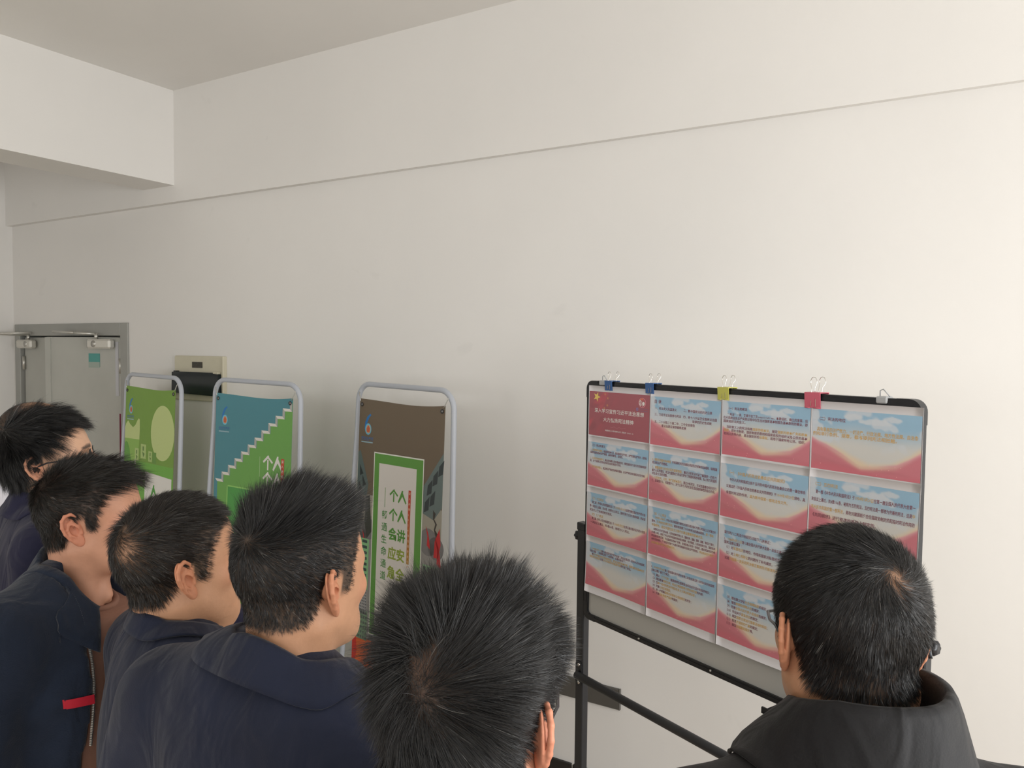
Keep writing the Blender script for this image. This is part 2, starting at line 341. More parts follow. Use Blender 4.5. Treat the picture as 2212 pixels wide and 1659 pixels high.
for cx in (.0, BWD):
    for cz in (BT, BT-BHT):
        sx, sz = (1 if cx == 0 else -1), (-1 if cz == BT else 1)
        P = [(cx+sx*(.03-.031*math.cos(t)) if True else 0, cz+sz*(.03-.031*math.sin(t))) for t in np.linspace(0, math.pi/2, 8)]
        P = [(cx-sx*.001, cz+sz*.062)]+P+[(cx+sx*.062, cz-sz*.001), (cx+sx*.062, cz+sz*.020), (cx+sx*.03, cz+sz*.020), (cx+sx*.020, cz+sz*.03), (cx+sx*.020, cz+sz*.062)]
        MB().prism(P, -.0050, .024).build('corner_cap', M_BLACK, bd)
for x in (.072, 1.135):
    m2 = MB().box(x, x+.03, -.009, .024, BT-.014, BT+.004, bev=.003); m2.tube([(x+.004, .006, BT), (x+.004, .006, BT+.018), (x+.012, .006, BT+.022), (x+.03, .006, BT+.004)], .0015, 6)
    m2.build('hook', M_GREYPL, bd)
for u in (.30, .62, .94): MB().tube([(u, -.008, BT-BHT+.012), (u, -.003, BT-BHT+.012)], .0035, 8).build('screw', M_STEEL, bd)
mb = MB().box(.855, 1.2, -.062, .004, BT-BHT-.014, BT-BHT-.008); mb.box(.855, 1.2, -.062, -.056, BT-BHT-.014, BT-BHT+.004); mb.build('pen_tray', M_BLACK, bd)
for px, sg in ((-.028, -1), (BWD+.006, 1)):
    MB().box(px-.022, px+.022, .0, .03, .075, BT-.55, bev=.003).build('post', M_POST, bd)
    MB().box(px-.0235, px+.0235, -.002, .032, BT-.575, BT-.545, bev=.003).build('post_cap', M_BLACK, bd)
    kx = px+sg*.022; mb = MB(); n = 30
    P = [(.017*(1+.13*math.cos(6*2*math.pi*i/n))*math.cos(2*math.pi*i/n), .017*(1+.13*math.cos(6*2*math.pi*i/n))*math.sin(2*math.pi*i/n)) for i in range(n)]
    V = [(kx+sg*x, .015+a*q, BT-.60+b*q) for x, q in ((0, .6), (.004, 1), (.016, 1), (.022, .7)) for a, b in P]
    mb.add(V, [(i+r*n, (i+1) % n+r*n, (i+1) % n+(r+1)*n, i+(r+1)*n) for r in range(3) for i in range(n)]+[tuple(range(3*n, 4*n))], smooth=True); mb.build('knob', M_BLACK, bd)
    zb = .71
    MB().prism(rrect(px-.017, px+.017, zb-.045, zb+.05, .016), -.0035, .0005).build('bracket', M_BLACK, bd)
    for dz in (-.032, .037): MB().tube([(px+.004, -.0065, zb+dz), (px+.004, -.003, zb+dz)], .0065, 10).build('screw', M_CHROME, bd)
    MB().box(px-.022, px+.022, -.26, .34, .06, .09, bev=.004).build('foot', M_POST, bd)
    for yy in (-.23, .31):
        MB().tube([(px-.012, yy, .03), (px+.012, yy, .03)], .03, 16).build('caster', M_BLACK, bd)
        MB().box(px-.008, px+.008, yy-.015, yy+.015, .03, .062).build('caster_fork', M_STEEL, bd)
MB().tube([(-.028, -.012, .708), (BWD+.028, -.012, .712)], .0155, 16).build('cross_bar', M_POST, bd)
mb = MB(); 
for a, b, r in ((.735, .795, .0205), (.752, .757, .0215), (.772, .776, .0215)): mb.tube([(a, -.012, .711), (b, -.012, .711)], r, 16)
mb.build('tube_coupler', M_GREYPL, bd)
# ------------------------------------------------------------------ printed sheets
PW = 193.
def ink(c): return tuple((lin(c)/lin(PW)*.88+.10)*.79)
BRN, GLD, WHT = ink((112, 40, 60)), ink((190, 150, 75)), ink((205, 200, 196))
def seg_noise(x, y, f, sd):
    r = np.random.default_rng(sd); t = 0
    for _ in range(10):
        a = r.uniform(0, 6.28); k_ = f*r.uniform(.5, 1.6); t = t+np.sin(k_*(x*np.cos(a)*1.6+y*np.sin(a))+r.uniform(0, 6.28))
    return t/10**.5/1.0
def smooth(e0, e1, x): t = np.clip((x-e0)/(e1-e0), 0, 1); return t*t*(3-2*t)
def slide_art(nx=110, ny=64):
    X, Y = np.meshgrid(np.linspace(0, 1, nx), np.linspace(0, 1, ny), indexing='ij')     # Y down
    def m_(c, d, t): return c*(1-t[..., None])+np.asarray(d)*t[..., None]
    sky, cream, peach, pink, red, dred = [np.array(ink(c)) for c in ((128, 166, 190), (190, 189, 184), (206, 184, 154), (196, 128, 146), (184, 98, 110), (170, 84, 94))]
    white = np.array(ink((186, 192, 198)))
    C = np.broadcast_to(sky, X.shape+(3,)).copy()
    C = m_(C, cream, smooth(.12, .62, Y+.10*X*0+.06*seg_noise(X, Y, 7, 3)))
    cl = smooth(.25, .9, seg_noise(X, Y, 13, 5)+.5*seg_noise(X, Y, 30, 6)-.15)*smooth(.75, .35, Y); C = m_(C, white, .75*cl)
    for cx, cy, rx, ry in ((.0, .12, .07, .17), (.03, .32, .09, .12), (.10, .46, .15, .1), (.40, .09, .09, .05), (.62, .15, .16, .05), (.75, .10, .08, .05)):
        C = m_(C, white, .85*smooth(1.25, .6, ((X-cx)/rx)**2+((Y-cy)/ry)**2+.25*seg_noise(X, Y, 40, 9)))
    yl = np.interp(X, [0, .06, .15, .3, .45, .48, .6, .8, .9, 1], [.50, .55, .60, .72, .86, .88, .86, .80, .70, .58])      # near ridge
    yp = np.interp(X, [0, .1, .25, .4, .55, .75, .9, 1], [.44, .53, .60, .70, .76, .72, .60, .48])
    C = m_(C, peach, .9*smooth(-.03, .10, Y-yp+.03*np.sin(7*X)))
    C = m_(C, pink, .85*smooth(.0, .05, Y-yl+.05)*smooth(.45, .2, np.minimum(X, (1-X)*1.1)))
    C = m_(C, red, smooth(-.05, .05, Y-yl-.01)); C = m_(C, peach, .45*smooth(.10, .0, Y-yl)*smooth(-.02, .02, Y-yl)*smooth(.5, .1, np.abs(X-.5)))
    y2 = np.interp(X, [0, .3, .5, .62, .75, .9, 1], [.72, .84, .93, .88, .87, .9, .96]); C = m_(C, dred, .55*smooth(-.02, .05, Y-y2)*smooth(.0, .08, .97-Y))
    C = m_(C, np.array(ink((186, 80, 96))), .7*smooth(.86, .99, Y+.05*np.sin(5*X+1)))
    return C
def curl(u, v, amp, sd):                      # slight lifting of the paper; u,v in 0..1
    return (amp if amp > 0 else 0)*np.sin(np.pi*v)**2*(.5+.5*np.sin(5*u+sd*1.7))-(min(amp, 0))*v**3*(.5+.5*np.sin(5*u+sd*1.7))
SW, SH, IM0, IMH = .302, .212, .021, .163      # sheet width, height, top margin, picture height
def sheet_base(sd, amp, skew, w):
    nx, ny = 13, 11; U, V = np.meshgrid(np.linspace(0, 1, nx), np.linspace(0, 1, ny), indexing='ij'); Y = -curl(U, V, amp, sd)
    P = np.stack([U*w+skew*(V), Y, -V*SH], -1).reshape(-1, 3); Q = []
    for i in range(nx-1):
        for j in range(ny-1): a = i*ny+j; Q.append((a, a+1, a+ny+1, a+ny))
    B = P.copy(); B[:, 1] += .0004; n = len(P); Q = np.array(Q); edge = [i*ny for i in range(nx)]+[(nx-1)*ny+j for j in range(1, ny)]+[i*ny+ny-1 for i in range(nx-2, -1, -1)]+[j for j in range(ny-2, 0, -1)]
    E_ = np.array([(edge[i], edge[(i+1) % len(edge)], edge[(i+1) % len(edge)]+n, edge[i]+n) for i in range(len(edge))])
    return mesh_np('sheet', np.vstack([P, B]), np.vstack([Q, Q[:, ::-1]+n, E_[:, ::-1]]))
ART = slide_art()
def art_mesh(sd, amp, skew, w, C):
    nx, ny = C.shape[:2]; U, V = np.meshgrid(np.linspace(.012, .992, nx), np.linspace(IM0/SH, (IM0+IMH)/SH, ny), indexing='ij'); Y = -curl(U, V, amp, sd)-.0004
    P = np.stack([U*w+skew*V, Y, -V*SH], -1).reshape(-1, 3); I, J = np.meshgrid(np.arange(nx-1), np.arange(ny-1), indexing='ij'); a = (I*ny+J).ravel()
    return mesh_np('picture', P, np.stack([a, a+1, a+ny+1, a+ny], 1), col=C.reshape(-1, 3))
def bend_to_sheet(mb, sd, amp, skew, w, off):
    V = np.array(mb.v); u, v = V[:, 0], V[:, 2]          # layout coords: u 0..1 across the picture, v 0..1 down (stored as -v)
    vv = (IM0+(-v)*IMH)/SH; uu = .012+.98*u
    V2 = np.stack([uu*w+skew*vv, -curl(uu, vv, amp, sd)-off+V[:, 1], -vv*SH], 1); mb.v = [tuple(p) for p in V2]
B_, Y_ = BRN, GLD
# every slide: (x, y, size, squeeze, [(text, ink), ...]) in picture coordinates
SL = {
'contents': [(.05, .06, .075, .55, [('目 录', B_)]), (.06, .21, .055, .55, [('一、宪法定义及其意义', B_)]), (.49, .21, .055, .55, [('二、新中国宪法的历史沿革', B_)]), (.06, .335, .055, .55, [('三、习近平法治思想与宪法', B_)]),
  (.49, .335, .055, .55, [('四、党十八大以来全面依法治国', B_)]), (.62, .41, .055, .55, [('取得的历史性成就', B_)]), (.06, .485, .055, .55, [('五、二十大和二十届二中、三中全会报告', B_)]), (.17, .56, .055, .55, [('看法治建设思想最新发展', B_)])],
'concept': [(.05, .10, .055, .55, [('（一）宪法的概念', B_)]), (.06, .21, .056, .56, [('“宪法”一词，来源于拉丁文constitution，本意组织、确立的意思，后', B_)]), (.01, .275, .056, .56, [('在人类政治及法律实践过程中衍生出对国家基本制度及基本原则的确认，即', B_)]), (.01, .34, .056, .56, [('国家组织法的含义。', B_)]),
  (.05, .445, .056, .56, [('当前意义上的宪法指是', B_), ('国家的根本法', Y_), ('，规定', B_), ('国家的根本任务和根本', Y_)]), (.02, .51, .056, .56, [('制度', Y_), ('，即社会制度、国家制度的原则和国家政权的组织以及公民的基本', B_)]), (.02, .575, .056, .56, [('权利义务等内容，是治国安邦的', B_), ('总章程', Y_), ('，适用于国家所有公民、组织。', B_)])],
'status': [(.05, .13, .058, .55, [('（二）宪法的地位', B_)]), (.05, .30, .066, .56, [('具有最高的法律效力，一切法律、行政法规、地方性法规、自治条', Y_)]), (.01, .375, .066, .56, [('例和单行条例、规章，都不得同宪法相抵触。', Y_)])],
'meaning': [(.05, .04, .06, .5, [('（三）宪法的意义', B_)]), (.04, .15, .055, .46, [('1、', Y_), ('治国理政的总章程', Y_), ('，是国家的根本大法，具有最高的法律地位、法律权威和法律效力，是党和', B_)]), (.04, .21, .055, .46, [('国家制度的根本法律依据，具有根本性、全局性。', B_)]),
  (.04, .34, .055, .46, [('2、', Y_), ('公民权利的保障书', Y_), ('，确认和保障公民的基本权利，规范国家权力运行的范围和程序', B_)]), (.04, .40, .055, .46, [('是，对于保障公民的权利和自由发挥重大作用。', B_)]), (.04, .53, .055, .46, [('3、', Y_), ('法律体系的核心', Y_), ('，是其他法律制定的依据和基础，对法律体系的和谐起决定性作用。', B_)])],
'meaning2': [(.04, .12, .06, .46, [('4、', Y_), ('国家各项制度的基本依据', Y_), ('，所有国家机关的活动都必须以宪法为根本的活动准则，不得超越', B_)]), (.04, .185, .06, .46, [('宪法和法律的特权。', B_)]), (.04, .28, .06, .46, [('5、', Y_), ('调整国家与社会关系的重要依据', Y_), ('，通过分析宪法可以了解国家一切权力', B_)]), (.04, .345, .06, .46, [('属于人民的理念，宪法为国家权力的运行提供了制度和程序保障，防止权力的滥用', B_)]),
  (.04, .41, .06, .46, [('对社会生活的调整。', B_)]), (.04, .49, .06, .46, [('6、', Y_), ('公民权利、义务、责任的根本指引', Y_), ('，通过分析宪法，可以知道哪些权利可行', B_)]), (.04, .555, .06, .46, [('使，应该做什么、不能做什么，对于公民个人的社会生活起着根本性的指引作用。', B_)])],
'programme': [(.08, .12, .07, .5, [('（一）《中国人民政治协商会议共同纲领》', Y_)]), (.11, .255, .062, .5, [('中华人民共和国成立前夕召开的中国人民政治协商会议的第一届全体会', B_)]), (.07, .38, .062, .5, [('议通过的《中国人民政治协商会议共同纲领》于', B_), ('1949年9月29日', Y_), ('颁布，具', B_)]), (.07, .50, .062, .5, [('有临时宪法的作用，', B_), ('其为新中国第一部宪法性文件。', Y_)])],
'first': [(.03, .07, .066, .52, [('（二）五四宪法', Y_)]), (.06, .20, .068, .51, [('第一部《中华人民共和国宪法》于', B_), ('1954年9月20日', Y_), ('在第一届全国人民代表大会第一', B_)]), (.02, .33, .068, .51, [('次会议上通过，共4章106条，被称为五四宪法。五四宪法是一部较为完善的宪法，这是', B_), ('中', Y_)]),
  (.02, .46, .068, .51, [('华人民共和国的第一部宪法', Y_), ('，是在对建国前夕由全国政协制定的起临时宪法作用的', B_)]), (.02, .59, .068, .51, [('《共同纲领》进行修改的基础上制定的。', B_)])],
'second': [(.07, .09, .06, .5, [('（三）七五宪法', Y_)]), (.09, .18, .062, .49, [('第二部《中华人民共和国宪法》于', B_), ('1975年1月17日', Y_), ('在第四届全国人民代表大会', B_)]), (.05, .27, .062, .49, [('第一次会议上通过，共30条，被称为七五宪法。当时仍处于文化大革命时期，所以该', B_)]), (.05, .36, .062, .49, [('宪法打上了浓厚的时代色彩。', B_)]),
  (.07, .46, .06, .5, [('（四）七八宪法', Y_)]), (.09, .55, .062, .49, [('第三部《中华人民共和国宪法》于', B_), ('1978年3月5日', Y_), ('在第五届全国人民代表大会第', B_)]), (.07, .64, .062, .49, [('一次会议上通过，共4章60条，被称为七八宪法。', B_)])],
'fourth': [(.06, .10, .06, .48, [('（五）八二宪法', Y_)]), (.10, .18, .055, .46, [('1982年12月4日', Y_), ('，中华人民共和国第四部宪法在第五届全国人大第五次会议上正式通过并', B_)]), (.05, .26, .055, .46, [('颁布。', B_), ('多次修改后现行宪法', Y_), ('，继承和发展了1954年宪法的基本原则，', B_), ('是一部有', Y_)]), (.05, .34, .06, .48, [('中国特色、适应中国社会主义现代化建设需要的根本大法。', Y_)]),
  (.08, .43, .052, .46, [('该部宪法分为序言和总纲、公民的基本权利和义务、国家机构、国旗、国歌、国徽、首都五个部分，', B_)]), (.05, .50, .052, .46, [('共4章138条，规定了中华人民共和国的根本政治制度、经济制度、公民权利和义务、国家机构', B_)]), (.05, .57, .052, .46, [('的设置和职责范围，今后国家的根本任务等。全国各族人民的一切组织，都必须以宪法为根', B_)]), (.05, .64, .052, .46, [('本的活动准则，任何组织或者个人都不得有超越宪法和法律的特权。', B_), ('突出特点在于确定了', Y_)]), (.05, .71, .055, .48, [('以经济建设为中心的基本方针。', Y_)])],
'amend1': [(.06, .10, .062, .47, [('现行的八二宪法分别经历过如下几次修正：', B_)]), (.06, .22, .062, .47, [('1、', B_), ('1988年4月12日', Y_), ('第七届全国人民代表大会第一次会议通过的《中华人民共和', B_)]), (.06, .285, .062, .47, [('国宪法修正案》：', B_)]), (.07, .37, .062, .47, [('（1）对', B_), ('私营经济', Y_), ('的地位、作用和国家对私营经济政策作了规定；', B_)]), (.07, .48, .062, .47, [('（2）对', B_), ('土地使用转让', Y_), ('的问题作了补充规定。', B_)]), (.07, .58, .062, .47, [('这是', B_), ('中国第一次采用宪法修正案的形式修改宪法。', Y_)])],
'amend2': [(.06, .12, .062, .47, [('2、', B_), ('1993年3月29日', Y_), ('第八届全国人民代表大会第一次会议通过的', B_)]), (.06, .20, .062, .47, [('《中华人民共和国宪法修正案》', B_)])],
'amend3': [(.06, .11, .056, .46, [('3、', B_), ('1999年3月15日', Y_), ('第九届全国人民代表大会第二次会议通过的《中华人民共和国宪', B_)]), (.06, .17, .056, .46, [('法修正案》，对原宪法作了6处修改，主要内容如下：', B_)]), (.10, .24, .056, .46, [('把', B_), ('邓小平理论的指导思想地位、依法治国的基本方略、国家现阶段基本经济', Y_)]), (.06, .30, .056, .46, [('制度和分配制度', Y_), ('以及', B_), ('非公有制经济的重要作用', Y_), ('等写进了宪法。', B_)])],
'amend4': [(.06, .06, .056, .47, [('4、', B_), ('2004年3月14日', Y_), ('第十届全国人民代表大会第二次会议通过的《中华人民共和国宪', B_)]), (.06, .13, .056, .47, [('法修正案》进行了修正：', B_)])]+[(.07, .215+.075*i, .056, .47, r) for i, r in enumerate([
   [('（1）确立', B_), ('“三个代表”', Y_), ('重要思想在国家政治和社会生活中的指导地位；', B_)], [('（2）增加推动', B_), ('物质文明、政治文明和精神文明协调发展', Y_), ('的内容；', B_)], [('（3）在', B_), ('统一战线的表述中增加社会主义事业的建设者', Y_), ('；', B_)], [('（4）完善', B_), ('土地征用制度', Y_), ('；', B_)], [('（5）进一步明确', B_), ('国家对发展非公有制经济', Y_), ('的方针；', B_)], [('（6）完善', B_), ('对私有财产保护', Y_), ('的规定；', B_)]])],
'amend5': [(.10, .16+.082*i, .058, .46, r) for i, r in enumerate([[('（7）增加建立健全', B_), ('社会保障制度', Y_), ('的规定；', B_)], [('（8）增加', B_), ('尊重和保障人权', Y_), ('的规定；', B_)], [('（9）完善', B_), ('全国人民代表大会组成', Y_), ('的规定；', B_)], [('（10）作出关于', B_), ('紧急状态', Y_), ('的规定；', B_)], [('（11）规定', B_), ('国家主席进行国事活动的职权', Y_), ('；', B_)], [('（12）修改', B_), ('乡镇政权任期', Y_), ('的规定；', B_)], [('（13）增加', B_), ('对国歌的规定', Y_), ('等。', B_)]])],
}
TITLE = [(.10, .375, .105, .62, '深入学习宣传习近平法治思想'), (.255, .565, .105, .62, '大力弘扬宪法精神'), (.29, .835, .04, .7, '福建闽江水务有限公司 党政办 2024.12')]
BANNER_TXT = '人人讲安全个个会应急畅通生命通道深入开展2024年全国安全生产月活动消防'
G.load(''.join(t for v in SL.values() for r in v for t, c in r[4])+''.join(t[4] for t in TITLE)+BANNER_TXT)
GB = Glyphs(); GB.load(BANNER_TXT, .03)
COLS = [(.015, .322), (.338, .305), (.644, .309), (.953, .304)]; ROWS = [.018, .2055, .3935, .5805]
ORDER = [['title', 'contents', 'concept', 'status'], ['meaning', 'meaning2', 'programme', 'first'], ['second', 'fourth', 'amend1', 'amend2'], ['amend3', 'amend4', 'amend5', None]]
ORDN = ['first', 'second', 'third', 'bottom']; COLN = ['under the left blue clip', 'under the right blue clip', 'under the yellow clip', 'under the pink clip']
SLAB = {'title': 'red printed cover sheet with a gold star and white lettering', 'contents': 'printed contents sheet with two large heading characters and a numbered list', 'concept': 'printed sheet with two dense brown paragraphs clipped by the yellow clip',
 'status': 'printed sheet with two gold lines of text clipped by the pink clip', 'meaning': 'printed sheet directly below the red cover sheet', 'meaning2': 'printed sheet with three numbered paragraphs directly below the contents sheet', 'programme': 'printed sheet with a gold title line and three spaced brown lines',
 'first': 'printed sheet with large spaced text under the sheet of two gold lines', 'second': 'printed sheet with two gold subheadings, third down below the red cover', 'fourth': 'printed sheet filled with nine lines of text, third down below the contents sheet',
 'amend1': 'printed sheet of numbered points, third down below the yellow clip', 'amend2': 'printed sheet mostly hidden behind the head of the man in black', 'amend3': 'bottom printed sheet of the column below the red cover, few lines on top',
 'amend4': 'bottom printed sheet below the contents sheet, six numbered points', 'amend5': 'bottom printed sheet with a narrow list of seven numbered points'}
RED_ART = None
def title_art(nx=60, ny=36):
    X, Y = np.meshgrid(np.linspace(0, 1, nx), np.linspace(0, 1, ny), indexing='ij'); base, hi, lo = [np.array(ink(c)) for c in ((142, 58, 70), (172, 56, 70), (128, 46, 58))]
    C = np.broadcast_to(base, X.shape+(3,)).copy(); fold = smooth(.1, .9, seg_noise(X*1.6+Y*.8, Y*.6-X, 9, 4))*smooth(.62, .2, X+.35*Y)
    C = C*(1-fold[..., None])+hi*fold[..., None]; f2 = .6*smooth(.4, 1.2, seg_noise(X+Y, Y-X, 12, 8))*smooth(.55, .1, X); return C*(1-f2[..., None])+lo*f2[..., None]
def star(cx, cy, r, rot, asp): return [(cx+asp*(r if i % 2 == 0 else r*.42)*math.sin(rot+i*math.pi/5), -(cy-(r if i % 2 == 0 else r*.42)*math.cos(rot+i*math.pi/5))) for i in range(10)]
for r in range(4):
    for c in range(4):
        key = ORDER[r][c]
        if key is None: continue
        u0_, w = COLS[c]; jit = random.uniform(-.0015, .0015); v0 = ROWS[r]+jit; sd = r*4+c+.3; amp = -random.uniform(.004, .008) if ORDER[min(r+1, 3)][c] is None or r == 3 else random.uniform(.0005, .001); skew = random.uniform(-.004, .001)
        off = .0062+.0012*r+.0005*(c % 2)
        p = board_pt(u0_, v0, -off)
        o = link('printed_sheet', sheet_base(sd, amp, skew, w), M_PAPER); o.location = p; o.rotation_euler = (0, 0, BRZ)
        tag(o, SLAB[key], 'paper sheet', 'printed sheets on the noticeboard')
        if key == 'title':
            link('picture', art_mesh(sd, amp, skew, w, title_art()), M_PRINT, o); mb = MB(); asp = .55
            gold = ink((208, 178, 80)); dg = ink((176, 110, 70))
            mb.flat(star(.135, .12, .115, .35, asp), 0, col=gold)
            for q in ((.28, .05, .4), (.325, .135, .1), (.32, .295, .6), (.27, .365, .2)): mb.flat(star(q[0], q[1], .04, q[2], asp), 0, col=dg)
            cir = lambda cx, cy, R_, a0=0, a1=360, n=28: [(cx+asp*R_*math.cos(math.radians(a0+(a1-a0)*i/n)), -(cy-R_*math.sin(math.radians(a0+(a1-a0)*i/n)))) for i in range(n+(a1-a0 < 360))]
            mb.flat(cir(.885, .17, .103), 0, col=ink((205, 130, 140))); mb.flat(cir(.885, .17, .094), -.0001, col=ink((150, 60, 72))); mb.flat(cir(.88, .115, .045, 0, 180), -.0002, col=ink((190, 90, 60)))
            for q in range(5):
                t0, t1 = 140+q*22, 150+q*22
                mb.flat([(.90+asp*.03*math.cos(math.radians(t0)), -(.175-.03*math.sin(math.radians(t0)))), (.885+asp*.09*math.cos(math.radians(t0-4)), -(.17-.09*math.sin(math.radians(t0-4)))), (.885+asp*.09*math.cos(math.radians(t1)), -(.17-.09*math.sin(math.radians(t1))))], -.0002, col=WHT)
            mb.flat(cir(.905, .185, .035), -.0003, col=WHT); mb.flat([(.885, -.23), (.925, -.215), (.915, -.225), (.89, -.245)], -.0003, col=WHT)
            mb.flat(cir(.81, .315, .035), 0, col=ink((110, 90, 140))); mb.flat(cir(.81, .315, .015), -.0001, col=ink((150, 60, 72)))
            for q in (.29, .335): mb.flat([(.855, -q), (.975, -q-.002), (.975, -q-.022), (.855, -q-.02)], 0, col=ink((122, 66, 92)))
            for x, y, sz, sq, t in TITLE: G.draw(mb, t, x, -y, sz, WHT, sx=sq*.95, gap=1.02 if sz > .1 else 1.)
            wv = [(.38+i*.012, -.765-.012*math.sin(i*.9)) for i in range(22)]; mb.add([(x, 0, z) for x, z in wv]+[(x, 0, z-.004) for x, z in wv], [(i, i+1, 23+i, 22+i) for i in range(21)], col=ink((180, 120, 124)))
        else:
            link('picture', art_mesh(sd, amp, skew, w, ART), M_PRINT, o); mb = MB()
            for x, y, sz, sq, runs in SL[key]:
                sz *= 1.1 if key in ('contents', 'status') else 1.04
                n = sum(.54 if ord(ch) < 0x250 else 1 for t, _ in runs for ch in t); q = min(sq, (.975-x)/max(n*sz, 1e-6))
                for t, ik in runs: x = G.draw(mb, t, x, -y, sz, ik, sx=q)
            for q in range(9): mb.flat(star(random.uniform(.04, .95), random.uniform(.74, .97), .008, 0, .55), 0, col=ink((222, 170, 170)))
        bend_to_sheet(mb, sd, amp, skew, w, .0009); lt = mb.build('lettering', M_PRINT, o); lt['kind'] = 'stuff'
# tape strips between columns
# ------------------------------------------------------------------ binder clips on the top edge
def clip(u, color, cname, w, label):
    r = tag(empty('binder_clip', board_pt(u, 0, 0), BRZ), label, 'binder clip', 'binder clips on the board'); m = mat('clip_'+cname, color, .4); h = w*.98
    P = [(-.013, .0045), (.030, .0045), (.012, -h*.78), (.0095, -h*.80), (.0275, .0025), (-.0105, .0025), (-.0075, -h*.80), (-.0100, -h*.80)]
    mb = MB(); n = len(P); V = [(x, y, z) for x in (-w/2, w/2) for y, z in P]; q = [(0, 1, 4, 5), (1, 2, 3, 4), (0, 5, 6, 7)]
    mb.add(V, [t[::-1] for t in q]+[tuple(i+n for i in t) for t in q]+[(i, (i+1) % n, n+(i+1) % n, n+i) for i in range(n)])
    for y_, s_ in ((-.0090, 1), (.0115, 1)):
        for a, b in ((-w/2, -w*.16), (w*.02, w/2)): mb.tube([(a, y_, -h*.80), (b, y_, -h*.80)], .0019, 8)
    mb.build('jaw', m, r)
    for y0_, y1_ in ((-.0120, -.006), (.014, .034)):
        zt = h*.98; zz = -h*.72
        pl = [(-w*.09, y0_, zz), (-w*.10, y0_+(y1_-y0_)*.6, zt*.35), (-w*.19, y1_, zt*.62), (-w*.20, y1_, zt*.8), (-w*.10, y1_, zt*.98), (.0, y1_, zt), (w*.10, y1_, zt*.98), (w*.2, y1_, zt*.8), (w*.19, y1_, zt*.62), (w*.10, y0_+(y1_-y0_)*.6, zt*.35), (w*.24, y0_-.001, zz)]
        MB().tube(pl, .0009, 6).build('wire_handle', M_CHROME, r)
    return r
clip(.127, tuple(lin((52, 88, 138))*1.3), 'blue', .038, 'blue binder clip beside the grey hook over the red sheet')
clip(.335, tuple(lin((52, 88, 138))*1.3), 'blue', .038, 'blue binder clip over the join of red sheet and contents sheet')
clip(.650, tuple(lin((196, 194, 96))*1.1), 'yellow', .042, 'yellow binder clip on the black board frame')
clip(.957, tuple(lin((205, 100, 118))*1.1), 'pink', .048, 'pink binder clip on the black board frame')

# ------------------------------------------------------------------ banner stands
def circ(cx, cz, rx, rz, a0=0, a1=360, n=32): return [(cx+rx*math.cos(math.radians(a0+(a1-a0)*i/n)), cz+rz*math.sin(math.radians(a0+(a1-a0)*i/n))) for i in range(n+(1 if a1-a0 < 360 else 0))]
def rect(u0, u1, v0, v1): return [(u0, -v1), (u1, -v1), (u1, -v0), (u0, -v0)]
def pv(*p): return [(a, -b) for a, b in p]
def kc(c, k=1.0): return tuple(lin(c)*k)
def logo(mb, cx, v, s=1., tone=(60, 150, 200)):
    # ribbon shaped like a 6 with a flame in a ring, and two lines of lettering below
    out = [(cx+.014*s, v), (cx-.004*s, v+.012*s), (cx-.017*s, v+.035*s), (cx-.020*s, v+.06*s), (cx-.012*s, v+.075*s), (cx-.008*s, v+.055*s), (cx-.003*s, v+.035*s), (cx+.010*s, v+.014*s), (cx+.022*s, v+.005*s)]
    mb.flat(pv(*out), -.0010, col=kc((40, 118, 186)))
    mb.flat(circ(cx+.004*s, -(v+.062*s), .020*s, .023*s), -.0012, col=kc((110, 186, 214))); mb.flat(circ(cx+.005*s, -(v+.062*s), .014*s, .017*s), -.0014, col=kc((206, 168, 130)))
    mb.flat(pv((cx-.004*s, v+.074*s), (cx-.006*s, v+.06*s), (cx+.004*s, v+.046*s), (cx+.015*s, v+.058*s), (cx+.014*s, v+.074*s)), -.0016, col=kc((196, 96, 62)))
    G.draw(mb, '安全生产月', cx-.040*s, -(v+.092*s), .017*s, kc((70, 110, 160)), y=-.0012, gap=.92)
    mb.flat(rect(cx-.038*s, cx+.036*s, v+.112*s, v+.117*s), -.0012, col=kc((150, 180, 190)))
